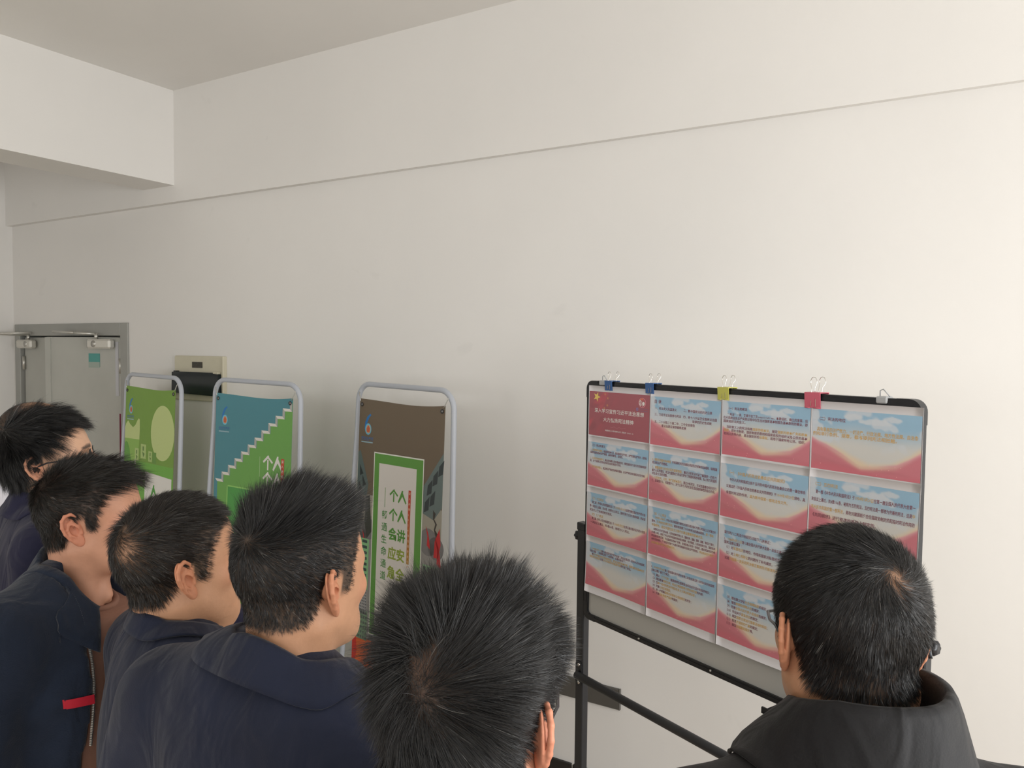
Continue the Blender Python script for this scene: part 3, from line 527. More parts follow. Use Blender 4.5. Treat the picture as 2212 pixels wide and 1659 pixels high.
def banner_stand(O, ang, label_s, label_b, art, edge):
    rz = -math.radians(ang); st = tag(empty('banner_stand', (O[0], O[1], 0), rz), label_s, 'banner stand', 'grey tube banner stands')
    top, hw, R_ = 1.782, .335, .085; lean = math.radians(1.5)
    P = [(-.40, -.085, .03), (-.375, -.05, .6), (-.352, -.018, 1.25), (-.338, 0, top-R_-.12)]
    arc = [(-hw+R_-R_*math.cos(t), .004, top-R_+R_*math.sin(t)) for t in np.linspace(0, math.pi/2, 9)]
    full = P+arc+[(-x, y, z-.006) for x, y, z in arc[::-1]]+[(-x, y, z) for x, y, z in P[::-1]]
    # resample the legs so that the bends stay soft
    MB().tube(full, .0125, 14).build('tube_frame', M_POLE, st)
    for sx in (-1, 1):
        MB().tube([(sx*.40, -.30, .016), (sx*.40, .22, .016)], .014, 12).build('foot', M_POLE, st)
        MB().tube([(sx*.400, -.085, .0), (sx*.398, -.083, .10)], .017, 12).build('socket', mat('socket_black', (.02, .02, .02), .5), st)
        MB().tube([(sx*.375, -.05, .60), (sx*.3755, -.0505, .585)], .0145, 12).build('collar_ring', M_STEEL, st)
        mb = MB(); mb.tube([(sx*.318, -.002, 1.752), (sx*.309, -.010, 1.735), (sx*.297, -.012, 1.713), (sx*.292, -.016, 1.70)], .0022, 6); mb.build('hook', M_STEEL, st)
    bn = tag(empty('banner', (O[0]-math.sin(rz)*-.012, O[1]-math.cos(rz)*.012, 1.712), rz), label_b, 'banner', 'safety banners on stands')
    bn.rotation_euler = (math.radians(-2.2), 0, rz)
    topv = lambda u: .010*(1-(u/.3)**2)+.004*math.sin(u*9)
    P = [(u, -topv(u)) for u in np.linspace(-.3, .3, 17)]; P = [(-.3, -1.55)]+P+[(.3, -1.55)]
    MB().prism(P, 0, .0012, col=edge).build('fabric', M_VINYL, bn)
    mb = MB(); art(mb, P, topv); pr = mb.build('printed_design', M_VINYL, bn); pr['kind'] = 'stuff'
    for sx in (-1, 1):
        m2 = MB(); m2.tube([(sx*.282+.0075*math.cos(t), -.0028, -.026+.0075*math.sin(t)) for t in np.linspace(0, 2*math.pi, 17)[:-1]], .0026, 6, closed=True); m2.build('eyelet', mat('eyelet_dark', (.03, .03, .03), .35), bn)
        MB().tube([(sx*.282, -.0022, -.026), (sx*.282, -.0012, -.026)], .006, 12).build('eyelet_hole', mat('eyelet_pale', (.6, .58, .55), .5), bn)
    return bn
WHC = kc((232, 230, 224))
def art_green(mb, P, topv):
    g0, g1, g2, g3 = kc((118, 158, 58)), kc((176, 200, 124)), kc((196, 212, 140)), kc((96, 166, 62))
    mb.flat(P, -.0006, col=g0); mb.flat(rect(-.3, .3, .44, 1.55), -.0007, col=kc((112, 176, 66)))
    mb.flat(circ(.165, -.255, .137, .158), -.0009, col=g2); 
    mb.flat(pv((-.3, .315), (-.3, .25), (-.285, .225), (-.262, .208), (-.235, .228), (-.196, .245), (-.165, .228), (-.143, .20), (-.125, .187), (-.113, .195), (-.110, .25), (-.112, .312)), -.0009, col=g2)
    mb.flat(pv((-.3, .315), (-.112, .312), (-.118, .36), (-.13, .42), (-.14, .45), (-.3, .45)), -.0008, col=kc((142, 186, 84)))
    mb.flat(pv((-.3, .345), (-.28, .333), (-.26, .34), (-.235, .375), (-.222, .42), (-.205, .45), (-.3, .45)), -.0010, col=kc((96, 158, 58)))
    for u, v, w, h, c in ((-.09, .335, .065, .085, g1), (-.165, .365, .05, .075, g1), (.005, .37, .045, .06, g1)):
        mb.flat(rect(u, u+w, v, v+h), -.0011, col=c); mb.flat(rect(u+w*.35, u+w*.6, v+h*.15, v+h*.45), -.0013, col=kc((96, 132, 60))); mb.flat(pv((u+w*.3, v+h*.5), (u+w*.75, v+h*.65), (u+w*.5, v+h*.92)), -.0013, col=kc((96, 132, 60)))
    mb.flat(rect(.055, .10, .372, .435), -.0011, col=kc((104, 150, 60)))
    mb.flat(pv((-.165, .46), (-.158, .425), (-.148, .46)), -.0014, col=WHC)
    mb.flat(pv((-.03, .492), (.285, .505), (.285, .80), (-.03, .80)), -.0012, col=WHC)
    GB.draw(mb, '人人讲安全', .04, -.56, .085, kc((80, 160, 60)), y=-.0016, vertical=True, pitch=.0)
    for k_ in range(6): mb.flat(rect(-.3+.1*k_, -.22+.1*k_, .86+.05*(k_ % 3), 1.3), -.0012, col=kc((150, 200, 110)))
    logo(mb, -.232, .070, 1.12)
def art_teal(mb, P, topv):
    t0, g0 = kc((76, 138, 150)), kc((110, 168, 82)); mb.flat(P, -.0006, col=t0);
    n = 12; us = np.linspace(.298, -.272, n); vs = np.linspace(.016, .445, n); poly = []
    for i in range(n-1):
        poly += [(us[i], vs[i]), (us[i], vs[i+1])] if False else []
    st = []
    for i in range(n): st += [(us[i], vs[i]+.012)] + ([(us[i], vs[i+1]+.012)] if i < n-1 else [])
    mb.flat(pv(*([(.3, .014)]+st+[(us[-1], .62), (-.3, .64), (-.3, 1.55), (.3, 1.55)])), -.0008, col=g0)
    for i in range(n-1):
        u_, v_, un, vn = us[i], vs[i], us[i+1], vs[i+1]
        mb.flat(pv((u_-.002, v_+.012), (u_-.018, v_), (u_-.018, vn-.002), (u_-.002, vn+.012)), -.0010, col=kc((176, 178, 172)))
        mb.flat(pv((u_-.002, vn+.012), (u_-.018, vn-.002), (un-.018, vn-.002), (un-.002, vn+.012)), -.0012, col=kc((226, 224, 216)))
    GB.draw(mb, '个个会应急', .092, -.29, .075, WHC, y=-.0014, vertical=True, pitch=.082); GB.draw(mb, '人人讲安全', .165, -.29, .075, WHC, y=-.0014, vertical=True, pitch=.082)
    mb.flat(rect(.066, .0685, .30, .40), -.0014, col=kc((190, 214, 170))); mb.flat(rect(.228, .250, .298, .75), -.0014, col=kc((206, 76, 48)))
    G.draw(mb, '深入开展2024年全国安全生产月', .231, -.305, .015, WHC, y=-.0016, vertical=True, pitch=.024)
    mb.flat(rect(-.19, .02, .468, .475), -.0012, col=kc((150, 206, 110))); mb.flat(rect(-.19, -.183, .468, .8), -.0012, col=kc((150, 206, 110))); mb.flat(rect(-.183, .02, .475, .8), -.0011, col=kc((80, 158, 76)))
    logo(mb, -.226, .064, 1.15)
def art_quake(mb, P, topv):
    br, gy, gl = kc((112, 98, 80)), kc((118, 114, 104)), kc((164, 160, 146)); mb.flat(P, -.0005, col=br)
    mb.flat(rect(-.3, .3, .45, .62), -.0006, col=gl); mb.flat(circ(-.22, -.50, .10, .05), -.0007, col=kc((178, 172, 158)))
    mb.flat(pv((-.3, .255), (-.282, .245), (-.215, .40), (-.225, .455), (-.3, .46)), -.0009, col=kc((92, 108, 106)))
    for u, v in ((-.285, .31), (-.262, .36), (-.288, .39)): mb.flat(pv((u, v), (u+.03, v+.045), (u+.004, v+.055)), -.0011, col=kc((44, 52, 52)))
    mb.flat(pv((.3, .205), (.272, .24), (.178, .36), (.178, .48), (.25, .50), (.3, .44)), -.0009, col=kc((104, 120, 118)))
    for u, v in ((.205, .355), (.24, .31), (.275, .265), (.19, .43), (.225, .40)): mb.flat(pv((u, v), (u+.03, v-.03), (u+.025, v+.03), (u-.005, v+.045)), -.0011, col=kc((50, 60, 62)))
    mb.flat(pv((-.23, .46), (-.2, .45), (-.18, .62), (-.215, .66), (-.235, .58)), -.0010, col=kc((60, 62, 56)))
    mb.flat(rect(-.3, .3, .62, 1.55), -.0006, col=kc((150, 148, 144)))
    for cx, cz, r_ in ((-.24, .62, .04), (-.2, .61, .05), (-.27, .66, .05), (.22, .60, .06), (.27, .62, .05)): mb.flat(circ(cx, -cz, r_, r_), -.0008, col=kc((124, 122, 122)))
    crk = [(.245, .455), (.262, .47), (.255, .495), (.272, .515), (.262, .54), (.282, .56), (.272, .58), (.262, .56), (.254, .54), (.262, .515), (.246, .495)]; mb.flat(pv(*crk), -.0010, col=kc((58, 54, 48)))
    for u, v, k_ in ((.20, .53, 1), (.262, .57, 1.35), (-.25, .62, .7)): mb.flat(pv((u, v), (u+.018*k_, v+.03*k_), (u+.04*k_, v+.05*k_) if False else (u+.026*k_, v+.055*k_), (u+.034*k_, v+.10*k_), (u+.012*k_, v+.085*k_), (u+.014*k_, v+.045*k_)), -.0012, col=kc((198, 42, 46)))
    mb.flat(pv((.29, .53), (.262, .59), (.258, .66), (.285, .66), (.3, .6)), -.0012, col=kc((198, 42, 46)))
    def tower(u0, u1, v0, v1, body, win, nx, ny):
        mb.flat(rect(u0, u1, v0, v1), -.0013, col=body); dx, dv = (u1-u0)/nx, (v1-v0)/ny
        for i in range(nx):
            for j in range(ny): mb.flat(rect(u0+dx*(i+.2), u0+dx*(i+.8), v0+dv*(j+.25), v0+dv*(j+.75)), -.0015, col=win)
    tower(-.258, -.195, .66, .90, kc((140, 196, 140)), kc((62, 82, 78)), 1, 9); tower(-.285, -.26, .68, .92, kc((110, 160, 110)), kc((62, 82, 78)), 1, 10)
    tower(-.285, -.2, .88, 1.02, kc((168, 168, 168)), kc((96, 96, 100)), 7, 10); tower(-.3, -.19, 1.0, 1.14, kc((120, 150, 120)), kc((90, 100, 94)), 6, 6); tower(.19, .29, .70, 1.0, kc((140, 180, 140)), kc((70, 90, 84)), 4, 10)
    mb.flat(pv((-.3, .70), (-.288, .8), (-.292, 1.1), (-.3, 1.1)), -.0015, col=kc((214, 92, 40)))
    mb.flat(rect(-.3, .3, 1.13, 1.30), -.0011, col=kc((222, 104, 52))); mb.flat(pv((-.3, 1.08), (-.275, 1.12), (-.262, 1.2), (-.28, 1.28), (-.3, 1.25)), -.0016, col=kc((206, 52, 44))); mb.flat(rect(-.3, .3, 1.27, 1.55), -.0017, col=kc((86, 176, 64)))
    mb.flat(pv((-.176, .243), (.178, .243), (.178, 1.10), (-.176, 1.10)), -.0019, col=kc((232, 234, 224))); mb.flat(rect(-.170, .172, .249, 1.095), -.0021, col=kc((96, 156, 66))); mb.flat(rect(-.135, .13, .292, 1.05), -.0023, col=kc((226, 222, 216)))
    gg, gy2 = kc((86, 150, 58)), kc((146, 166, 60))
    for i, ch in enumerate('人人讲安全'): GB.draw(mb, ch, .008, -(.40+.088*i), .060, gg if i < 3 else gy2, y=-.0026)
    for i, ch in enumerate('个个会应急'): GB.draw(mb, ch, -.052, -(.40+.088*i), .060, gg if i < 3 else gy2, y=-.0026)
    mb.flat(rect(-.086, -.083, .40, .49), -.0026, col=gg)
    G.draw(mb, '畅通生命通道', -.104, -.505, .042, kc((70, 140, 64)), y=-.0026, vertical=True, pitch=.056)
    for i in range(6): mb.flat(rect(.080, .097, .392+.055*i, .392+.055*(i+1)), -.0026, col=kc((200-4*i, 66+14*i, 48)))
    G.draw(mb, '深入开展2024年全国安全生产', .082, -.40, .0125, kc((232, 190, 160)), y=-.0028, vertical=True, pitch=.0235)
    logo(mb, -.234, .068, 1.18)
banner_stand((-4.12, 2.735), 8, 'grey tube stand holding the bright green banner by the door', 'bright green banner with a pale circle hung by the door', art_green, kc((140, 170, 90)))
banner_stand((-3.098, 2.618), 3, 'grey tube stand holding the teal banner beside the fuse box', 'teal banner with a white staircase over a green field', art_teal, kc((150, 180, 150)))
banner_stand((-2.235, 2.72), 11, 'grey tube stand holding the brown banner', 'brown banner with tilted buildings and a green bordered text panel', art_quake, kc((180, 180, 170)))
# ------------------------------------------------------------------ people: implicit surfaces meshed with surface nets
class Grid:
    def __init__(s, lo, hi, h):
        s.lo = np.array(lo, float); s.h = h; s.n = [int(math.ceil((b-a)/h))+1 for a, b in zip(lo, hi)]
        ax = [np.arange(k, dtype=np.float32)*h+a for k, a in zip(s.n, lo)]; s.x, s.y, s.z = np.meshgrid(*ax, indexing='ij', sparse=True)
    def mesh(s, V):
        V = np.broadcast_to(V, s.n); Sg = V < 0; nx, ny, nz = s.n; c = np.zeros((nx-1, ny-1, nz-1), np.int8)
        for a in (0, 1):
            for b in (0, 1):
                for d in (0, 1): c += Sg[a:nx-1+a, b:ny-1+b, d:nz-1+d]
        act = (c > 0) & (c < 8); idx = np.full(c.shape, -1, np.int32); I, J, K = np.nonzero(act); n = len(I); idx[I, J, K] = np.arange(n)
        acc = np.zeros((n, 3)); cnt = np.zeros(n); cor = [(a, b, d) for a in (0, 1) for b in (0, 1) for d in (0, 1)]
        for p in cor:
            for ax in range(3):
                if p[ax]: continue
                q = list(p); q[ax] = 1; va = V[I+p[0], J+p[1], K+p[2]]; vb = V[I+q[0], J+q[1], K+q[2]]; m = (va < 0) != (vb < 0)
                t = va[m]/(va[m]-vb[m]); P = np.tile(np.array(p, float), (m.sum(), 1)); P[:, ax] += t; acc[m] += P; cnt[m] += 1
        vs = s.lo+s.h*(np.stack([I, J, K], 1)+acc/cnt[:, None]); Fs = []
        for ax in range(3):
            sl0 = [slice(1, -1)]*3; sl1 = [slice(1, -1)]*3; sl0[ax] = slice(0, -1); sl1[ax] = slice(1, None); A = Sg[tuple(sl0)]; B = Sg[tuple(sl1)]
            for flip in (0, 1):
                i = np.stack(np.nonzero((A & ~B) if not flip else (B & ~A)), 1); 
                if not len(i): continue
                b1, b2 = (ax+1) % 3, (ax+2) % 3; base = i+1; base[:, ax] -= 1
                def cell(d1, d2): t = base.copy(); t[:, b1] -= d1; t[:, b2] -= d2; return idx[t[:, 0], t[:, 1], t[:, 2]]
                q = np.stack([cell(1, 1), cell(0, 1), cell(0, 0), cell(1, 0)], 1); Fs.append(q[:, ::-1] if flip else q)
        return vs, np.vstack(Fs)
def ell(g, c, r):
    a, b, d = (g.x-c[0]), (g.y-c[1]), (g.z-c[2]); k0 = np.sqrt((a/r[0])**2+(b/r[1])**2+(d/r[2])**2); k1 = np.sqrt((a/r[0]**2)**2+(b/r[1]**2)**2+(d/r[2]**2)**2)+1e-9
    return k0*(k0-1)/k1
def cap(g, a, b, ra, rb=None):
    rb = ra if rb is None else rb; a = np.array(a, float); b = np.array(b, float); ba = b-a; L = ba@ba+1e-12
    px, py, pz = g.x-a[0], g.y-a[1], g.z-a[2]; h = np.clip((px*ba[0]+py*ba[1]+pz*ba[2])/L, 0, 1)
    return np.sqrt((px-ba[0]*h)**2+(py-ba[1]*h)**2+(pz-ba[2]*h)**2)-(ra+(rb-ra)*h)
def smin(a, b, k): h = np.clip(.5+.5*(b-a)/k, 0, 1); return b*(1-h)+a*h-k*h*(1-h)
def smax(a, b, k): return -smin(-a, -b, k)
def mir(fn): return np.minimum(fn(1), fn(-1))
def rot(ax, deg):
    c, s_ = math.cos(math.radians(deg)), math.sin(math.radians(deg))
    return np.array({'x': [[1, 0, 0], [0, c, -s_], [0, s_, c]], 'y': [[c, 0, s_], [0, 1, 0], [-s_, 0, c]], 'z': [[c, -s_, 0], [s_, c, 0], [0, 0, 1]]}[ax])
# ---- ear (made once): u forward, v up, w outward
def make_ear():
    g = Grid((-.03, -.042, -.022), (.026, .042, .018), .0014)
    def chain(pts, r):
        d = None
        for (a, b) in zip(pts[:-1], pts[1:]): e = cap(g, a, b, r); d = e if d is None else smin(d, e, .002)
        return d
    d = ell(g, (-.002, .004, -.002), (.0165, .029, .0042))
    d = smin(d, ell(g, (.003, -.024, -.001), (.0105, .0125, .0042)), .006)
    d = smin(d, cap(g, (.004, .006, -.004), (.010, .0, -.02), .013, .012), .006)
    d = smax(d, -ell(g, (-.001, -.002, .004), (.0085, .0125, .0065)), .002)
    d = smax(d, -ell(g, (-.004, .021, .0035), (.0075, .0085, .0035)), .002)
    rim = chain([(.008, .006, .001), (.0135, .017, .003), (.0115, .0265, .004), (.003, .0325, .005), (-.0075, .0305, .0055), (-.0155, .0215, .0055), (-.0185, .008, .005), (-.0165, -.006, .004), (-.0110, -.018, .002), (-.004, -.027, .001)], .0031)
    d = smin(d, rim, .0022)
    d = smin(d, chain([(.003, .019, .001), (-.0065, .013, .0022), (-.0105, .002, .0028), (-.0085, -.010, .0024), (-.001, -.0155, .0016)], .0030), .002)
    d = smin(d, cap(g, (.0115, -.001, .001), (.0105, -.009, .001), .0038), .003)
    return g.mesh(d)
EAR = make_ear()
def make_head(fat=0., jaw=0., neck=0., old=0.):
    g = Grid((-.112, -.122, -.262), (.112, .14, .138), .0036)
    d = ell(g, (0, -.004, .036), (.0775, .0955, .090)); d = smin(d, ell(g, (0, .030, .030), (.066, .066, .074)), .03)
    d = smin(d, ell(g, (0, .030, -.030), (.064+fat, .058, .078)), .03)
    d = smin(d, ell(g, (0, .038, -.074), (.051+fat+jaw, .052, .038)), .025)
    d = smin(d, cap(g, (0, .074, -.094), (0, .083, -.098), .020, .017), .02)
    ax = np.abs(g.x); g2 = Grid.__new__(Grid); g2.x, g2.y, g2.z = ax, g.y, g.z
    d = smin(d, cap(g2, (.053+fat+jaw, .006, -.050), (.022, .072, -.094), .016, .016), .03)
    d = smin(d, ell(g2, (.047, .056, -.022), (.020, .026, .018)), .02)
    d = smin(d, cap(g2, (.006, .091, .018), (.046, .076, .017), .010, .008), .014)
    d = smax(d, -ell(g2, (.031, .104, -.002), (.018, .018, .013)), .010)
    d = smin(d, ell(g2, (.031, .0765, -.001), (.0145, .0135, .0115)), .003)
    d = smin(d, cap(g, (0, .090, .008), (0, .112, -.034), .0075, .0115), .008)
    d = smin(d, ell(g2, (.0115, .1015, -.037), (.009, .010, .007)), .005)
    d = smin(d, ell(g, (0, .0935, -.0605), (.023, .0105, .0060)), .005); d = smin(d, ell(g, (0, .0915, -.0705), (.020, .0105, .0065)), .004)
    nk = cap(g, (0, -.024, -.045), (0, -.034, -.215), .057+neck, .050+neck)
    nk = smin(nk, cap(g2, (.052, -.022, -.055), (.014, .028, -.205), .014, .012), .02)
    nk = smin(nk, cap(g2, (.01, -.030, -.17), (.05, -.030, -.25), .03, .03), .04)
    nk = smin(nk, cap(g, (0, .022, -.135), (0, .034, -.160), .012), .02)
    d = smin(d, nk, .022)
    if old: d = smin(d, ell(g, (0, .045, -.112), (.034, .040, .018)), .02)
    V, Fc = g.mesh(d)
    keep = V[:, 2] > -.2575
    return V, Fc
def vnormals(V, Fc):
    n = np.cross(V[Fc[:, 2]]-V[Fc[:, 0]], V[Fc[:, 3]]-V[Fc[:, 1]]); N = np.zeros_like(V)
    for k_ in range(4): np.add.at(N, Fc[:, k_], n)
    return N/(np.linalg.norm(N, axis=1, keepdims=True)+1e-12)
HAIR_Y = [-.12, -.06, -.042, -.030, -.016, .000, .006, .009, .026, .031, .045, .062, .08, .105]
HAIR_Z = [-.050, -.048, -.044, -.026, .008, .022, .014, -.014, -.012, .022, .046, .062, .072, .076]
def above_hairline(P, up_=0.): return P[:, 2]-np.interp(P[:, 1]-up_, HAIR_Y, HAIR_Z)-.10*np.maximum(0, np.abs(P[:, 0])-.06)*0
def snoise(P, f, sd):
    r = np.random.default_rng(sd); t = 0
    for _ in range(7): k_ = r.normal(size=3); k_ *= f*r.uniform(.6, 1.4)/np.linalg.norm(k_); t = t+np.sin(P@k_+r.uniform(0, 6.28))
    return t/2.6
class Pose:
    """head pose on the neck; everything in body space (origin on the floor under the neck, +y forward)."""
    def __init__(s, zh, yaw, pitch, roll, sc, off=(0, 0)):
        s.R = rot('z', yaw)@rot('x', pitch)@rot('y', roll); s.O = np.array([off[0], .045+off[1], zh]); s.sc = sc; s.piv = np.array([0, -.02, -.055])
    def __call__(s, P):
        P = np.asarray(P, float); Q = (P-s.piv)@s.R.T+s.piv; w = smooth(-.055, -.19, P[:, 2])[:, None]
        return s.O+s.sc*(Q*(1-w)+P*w)
    def d(s, D): return np.asarray(D)@s.R.T
SKINS = {'tan': (.58, .31, .18), 'ruddy': (.57, .29, .185), 'light': (.62, .37, .24)}
def body_inner(zh):
    g = Grid((-.34, -.2, -.01), (.34, .2, zh-.13), .014); x = np.abs(g.x); g2 = Grid.__new__(Grid); g2.x, g2.y, g2.z = x, g.y, g.z; zs = zh-.25
    d = ell(g, (0, .018, zh-.44), (.14, .075, .22)); d = smin(d, ell(g, (0, .016, zh-.66), (.14, .08, .2)), .06)
    d = smin(d, cap(g2, (.03, .0, zh-.24), (.14, .0, zs-.03), .032), .04)
    d = smin(d, cap(g2, (.17, -.01, zs), (.215, -.03, zs-.30), .045, .036), .03); d = smin(d, cap(g2, (.215, -.03, zs-.30), (.235, .04, zs-.53), .036, .026), .02)
    d = smin(d, cap(g2, (.085, 0, zh-.80), (.09, .01, .48), .078, .052), .04); d = smin(d, cap(g2, (.09, .01, .48), (.098, -.012, .07), .05, .028), .03)
    d = smin(d, cap(g2, (.098, -.01, .055), (.10, .10, .04), .026, .020), .02)
    return g.mesh(d)
def make_hand():                                   # relaxed right hand hanging down, palm towards the thigh; origin at the wrist
    g = Grid((-.05, -.05, -.21), (.05, .075, .03), .0042)
    d = cap(g, (0, 0, .02), (0, .0, -.01), .024, .022); d = smin(d, ell(g, (0, .002, -.055), (.015, .040, .050)), .02)
    for y, L, r in ((.032, .072, .0085), (.012, .082, .009), (-.010, .076, .0085), (-.030, .060, .0075)):
        a = (0, y, -.088); b = (-.006, y*1.02, -.088-L*.45); c = (-.022, y*1.02, -.088-L*.75); e = (-.038, y, -.088-L*.92)
        for p, q in ((a, b), (b, c), (c, e)): d = smin(d, cap(g, p, q, r, r*.92), .005)
    for p, q in (((-.004, .025, -.025), (-.012, .052, -.058)), ((-.012, .052, -.058), (-.022, .056, -.092))): d = smin(d, cap(g, p, q, .012, .009), .008)
    return g.mesh(d)
HAND = make_hand()
def wrinkle(g, sd, amp, f=26.):
    r = np.random.default_rng(sd); t = 0
    for _ in range(5):
        k_ = r.normal(size=3)*np.array([1, 1, .6]); k_ *= f*r.uniform(.5, 1.3)/np.linalg.norm(k_); t = t+np.sin(g.x*k_[0]+g.y*k_[1]+g.z*k_[2]+r.uniform(0, 6.28)+1.2*np.sin(9*g.z+3*g.x+sd))
    return amp*t/2.2
def torso_sdf(g, zh, wd_=1., inset=0., arm=True, slope=0.):
    x = np.abs(g.x); g2 = Grid.__new__(Grid); g2.x, g2.y, g2.z = x, g.y, g.z; zs = zh-.255-slope; i = inset; hw = .178*wd_
    d = ell(g, (0, .022, zh-.42), (.198*wd_-i, .124-i, .25)); d = smin(d, ell(g, (0, .022, zh-.66), (.185*wd_-i, .132-i, .24)), .08)
    d = smin(d, cap(g2, (.035, -.004, zh-.205), (hw, -.006, zs), .047-i, .066-i), .07)
    d = smin(d, ell(g, (0, -.026, zh-.36), (.15*wd_-i, .076-i, .16)), .05)
    d = smax(d, g.z-(zh-.135), .01); d = smax(d, (zh-.90)-g.z, .01)
    if arm:
        a = smin(cap(g2, (hw+.012, -.014, zs-.005), (hw+.062, -.03, zs-.30), .071-i, .060-i), cap(g2, (hw+.062, -.03, zs-.30), (hw+.070, .045, zs-.52), .060-i, .046-i), .03)
        d = smin(d, a, .035)
    return d
class Pts:
    def __init__(s, P): s.x, s.y, s.z = P[:, 0], P[:, 1], P[:, 2]
def drape(P, zh, wd_, slope, off, inset=0., arm=True, only_out=True, it=6):
    P = np.array(P, float); e = .002
    for _ in range(it):
        f = lambda Q: torso_sdf(Pts(Q), zh, wd_, inset, arm, slope); d = f(P); G_ = np.stack([f(P+np.eye(3)[k_]*e)-f(P-np.eye(3)[k_]*e) for k_ in range(3)], 1)/(2*e); G_ /= np.linalg.norm(G_, axis=1, keepdims=True)+1e-9
        mv = off-d; mv = np.where((mv > 0) | (not only_out), mv, 0); P = P+G_*mv[:, None]
    return P
def patch(name, zh, top, m, parent, poly, y0, off=.003, thick=.002, inset=0., arm=True, n=14):
    """small cloth strip laid on the jacket: poly = 4 corners (x, z) as seen from the front (y0 > 0) or back."""
    a, b, c, d = [np.array(p, float) for p in poly]; V = []
    for i in range(n):
        for j in range(5): u, v = i/(n-1), j/4; q = (a*(1-u)+b*u)*(1-v)+(d*(1-u)+c*u)*v; V.append((q[0], y0, q[1]))
    V = np.array(V); Q = np.array([(i*5+j, (i+1)*5+j, (i+1)*5+j+1, i*5+j+1) for i in range(n-1) for j in range(4)])
    for _ in range(60):
        dd = torso_sdf(Pts(V), zh, top.get('wd', 1.), inset, arm, top.get('slope', 0)); V[:, 1] -= np.sign(y0)*np.clip(dd-off, -.01, .01)*.8
    B = V.copy(); B[:, 1] -= np.sign(y0)*thick*2; k_ = len(V); return link(name, mesh_np(name, np.vstack([V, B]), np.vstack([Q if y0 < 0 else Q[:, ::-1], (Q[:, ::-1] if y0 < 0 else Q)+k_])), m, parent)
def trousers(zh):
    g = Grid((-.24, -.18, .03), (.24, .2, zh-.70), .014); x = np.abs(g.x); g2 = Grid.__new__(Grid); g2.x, g2.y, g2.z = x, g.y, g.z
    d = ell(g, (0, .005, zh-.84), (.172, .118, .15)); d = smin(d, cap(g2, (.088, 0, zh-.86), (.095, .01, .48), .094, .074), .05); d = smin(d, cap(g2, (.095, .01, .48), (.10, 0, .07), .074, .064), .03)
    return g.mesh(smax(d, .05-g.z, .008)+wrinkle(g, 3, .003, 30))
def shoe():
    g = Grid((-.06, -.1, -.01), (.06, .2, .12), .007); d = smin(ell(g, (0, .06, .03), (.046, .125, .042)), cap(g, (0, -.02, .04), (0, -.025, .085), .042, .040), .03); return g.mesh(smax(d, .0-g.z, .006))
SHOE = shoe()
def collar_mesh(zh, prof, phimax, rx, ry, cy, drop, flare=None, asym=0., n=61, thick=.0035, wd_=1., slope=0., lie=4):
    """strip around the neck; prof: [(outward, height)] along the section; phi 0 at the nape; drop lowers the front."""
    ph = np.linspace(-phimax, phimax, n); m = len(prof); V = []
    for q, p in enumerate(ph):
        s_ = p/phimax; e = (1-math.cos(p))/2
        for o, hz in prof:
            oo, zz = (o, hz)
            if flare: oo, zz = flare(p, o, hz, s_)
            V.append(((rx+oo)*math.sin(p), cy-(ry+oo)*math.cos(p), zh+zz-drop*e))
    V = np.array(V); J = np.tile(np.arange(m), n) >= lie; V[J] = drape(V[J], zh, wd_, slope, .0045)
    Q = np.array([(i*m+j, (i+1)*m+j, (i+1)*m+j+1, i*m+j+1) for i in range(n-1) for j in range(m-1)])
    N = vnormals(V, Q); A = V+N*thick/2; B = V-N*thick/2; k_ = len(V); ed = [j for j in range(m)]+[(i)*m+m-1 for i in range(1, n)]+[(n-1)*m+j for j in range(m-2, -1, -1)]+[i*m for i in range(n-2, 0, -1)]
    E_ = np.array([(ed[i], ed[(i+1) % len(ed)], ed[(i+1) % len(ed)]+k_, ed[i]+k_) for i in range(len(ed))])
    return np.vstack([A, B]), np.vstack([Q, Q[:, ::-1]+k_, E_])
def spectacle(parent, pose, col, half=False, tint=None):
    m = mat('spectacle_'+col, {'dark': (.02, .022, .026), 'silver': (.35, .37, .4)}[col], .25, metal=.3)
    T = lambda L: [tuple(q) for q in pose(np.array(L))]
    mb = MB()
    for sx in (-1, 1):
        lens = [(sx*.033+.024*math.cos(t), .103-.004*abs(math.cos(t)), -.006+.018*math.sin(t)) for t in np.linspace(0, 2*math.pi, 25)[:-1]]
        mb.tube(T(lens), .0014, 6, closed=True)
        mb.tube(T([(sx*.057, .100, .0), (sx*.072, .088, .001), (sx*.080, .045, .004), (sx*.0815, .012, .008), (sx*.081, -.010, .004), (sx*.079, -.022, -.012)]), [.0016, .002, .0018, .0018, .002, .0024], 6)
    mb.tube(T([(-.011, .104, -.002), (0, .108, .001), (.011, .104, -.002)]), .0014, 6)
    gl = mb.build('glasses', m, parent)
    for sx in (-1, 1):
        P = [(sx*.033+.023*math.cos(t), .103-.004*abs(math.cos(t)), -.006+.017*math.sin(t)) for t in np.linspace(0, 2*math.pi, 21)[:-1]]
        a = T(P); b = T([(x, y+.0012, z) for x, y, z in P]); n = 20
        MB().add(a+b, [tuple(range(n))[::-1], tuple(range(n, 2*n))]+[(i, (i+1) % n, n+(i+1) % n, n+i) for i in range(n)]).build('lens', M_PANE, gl)
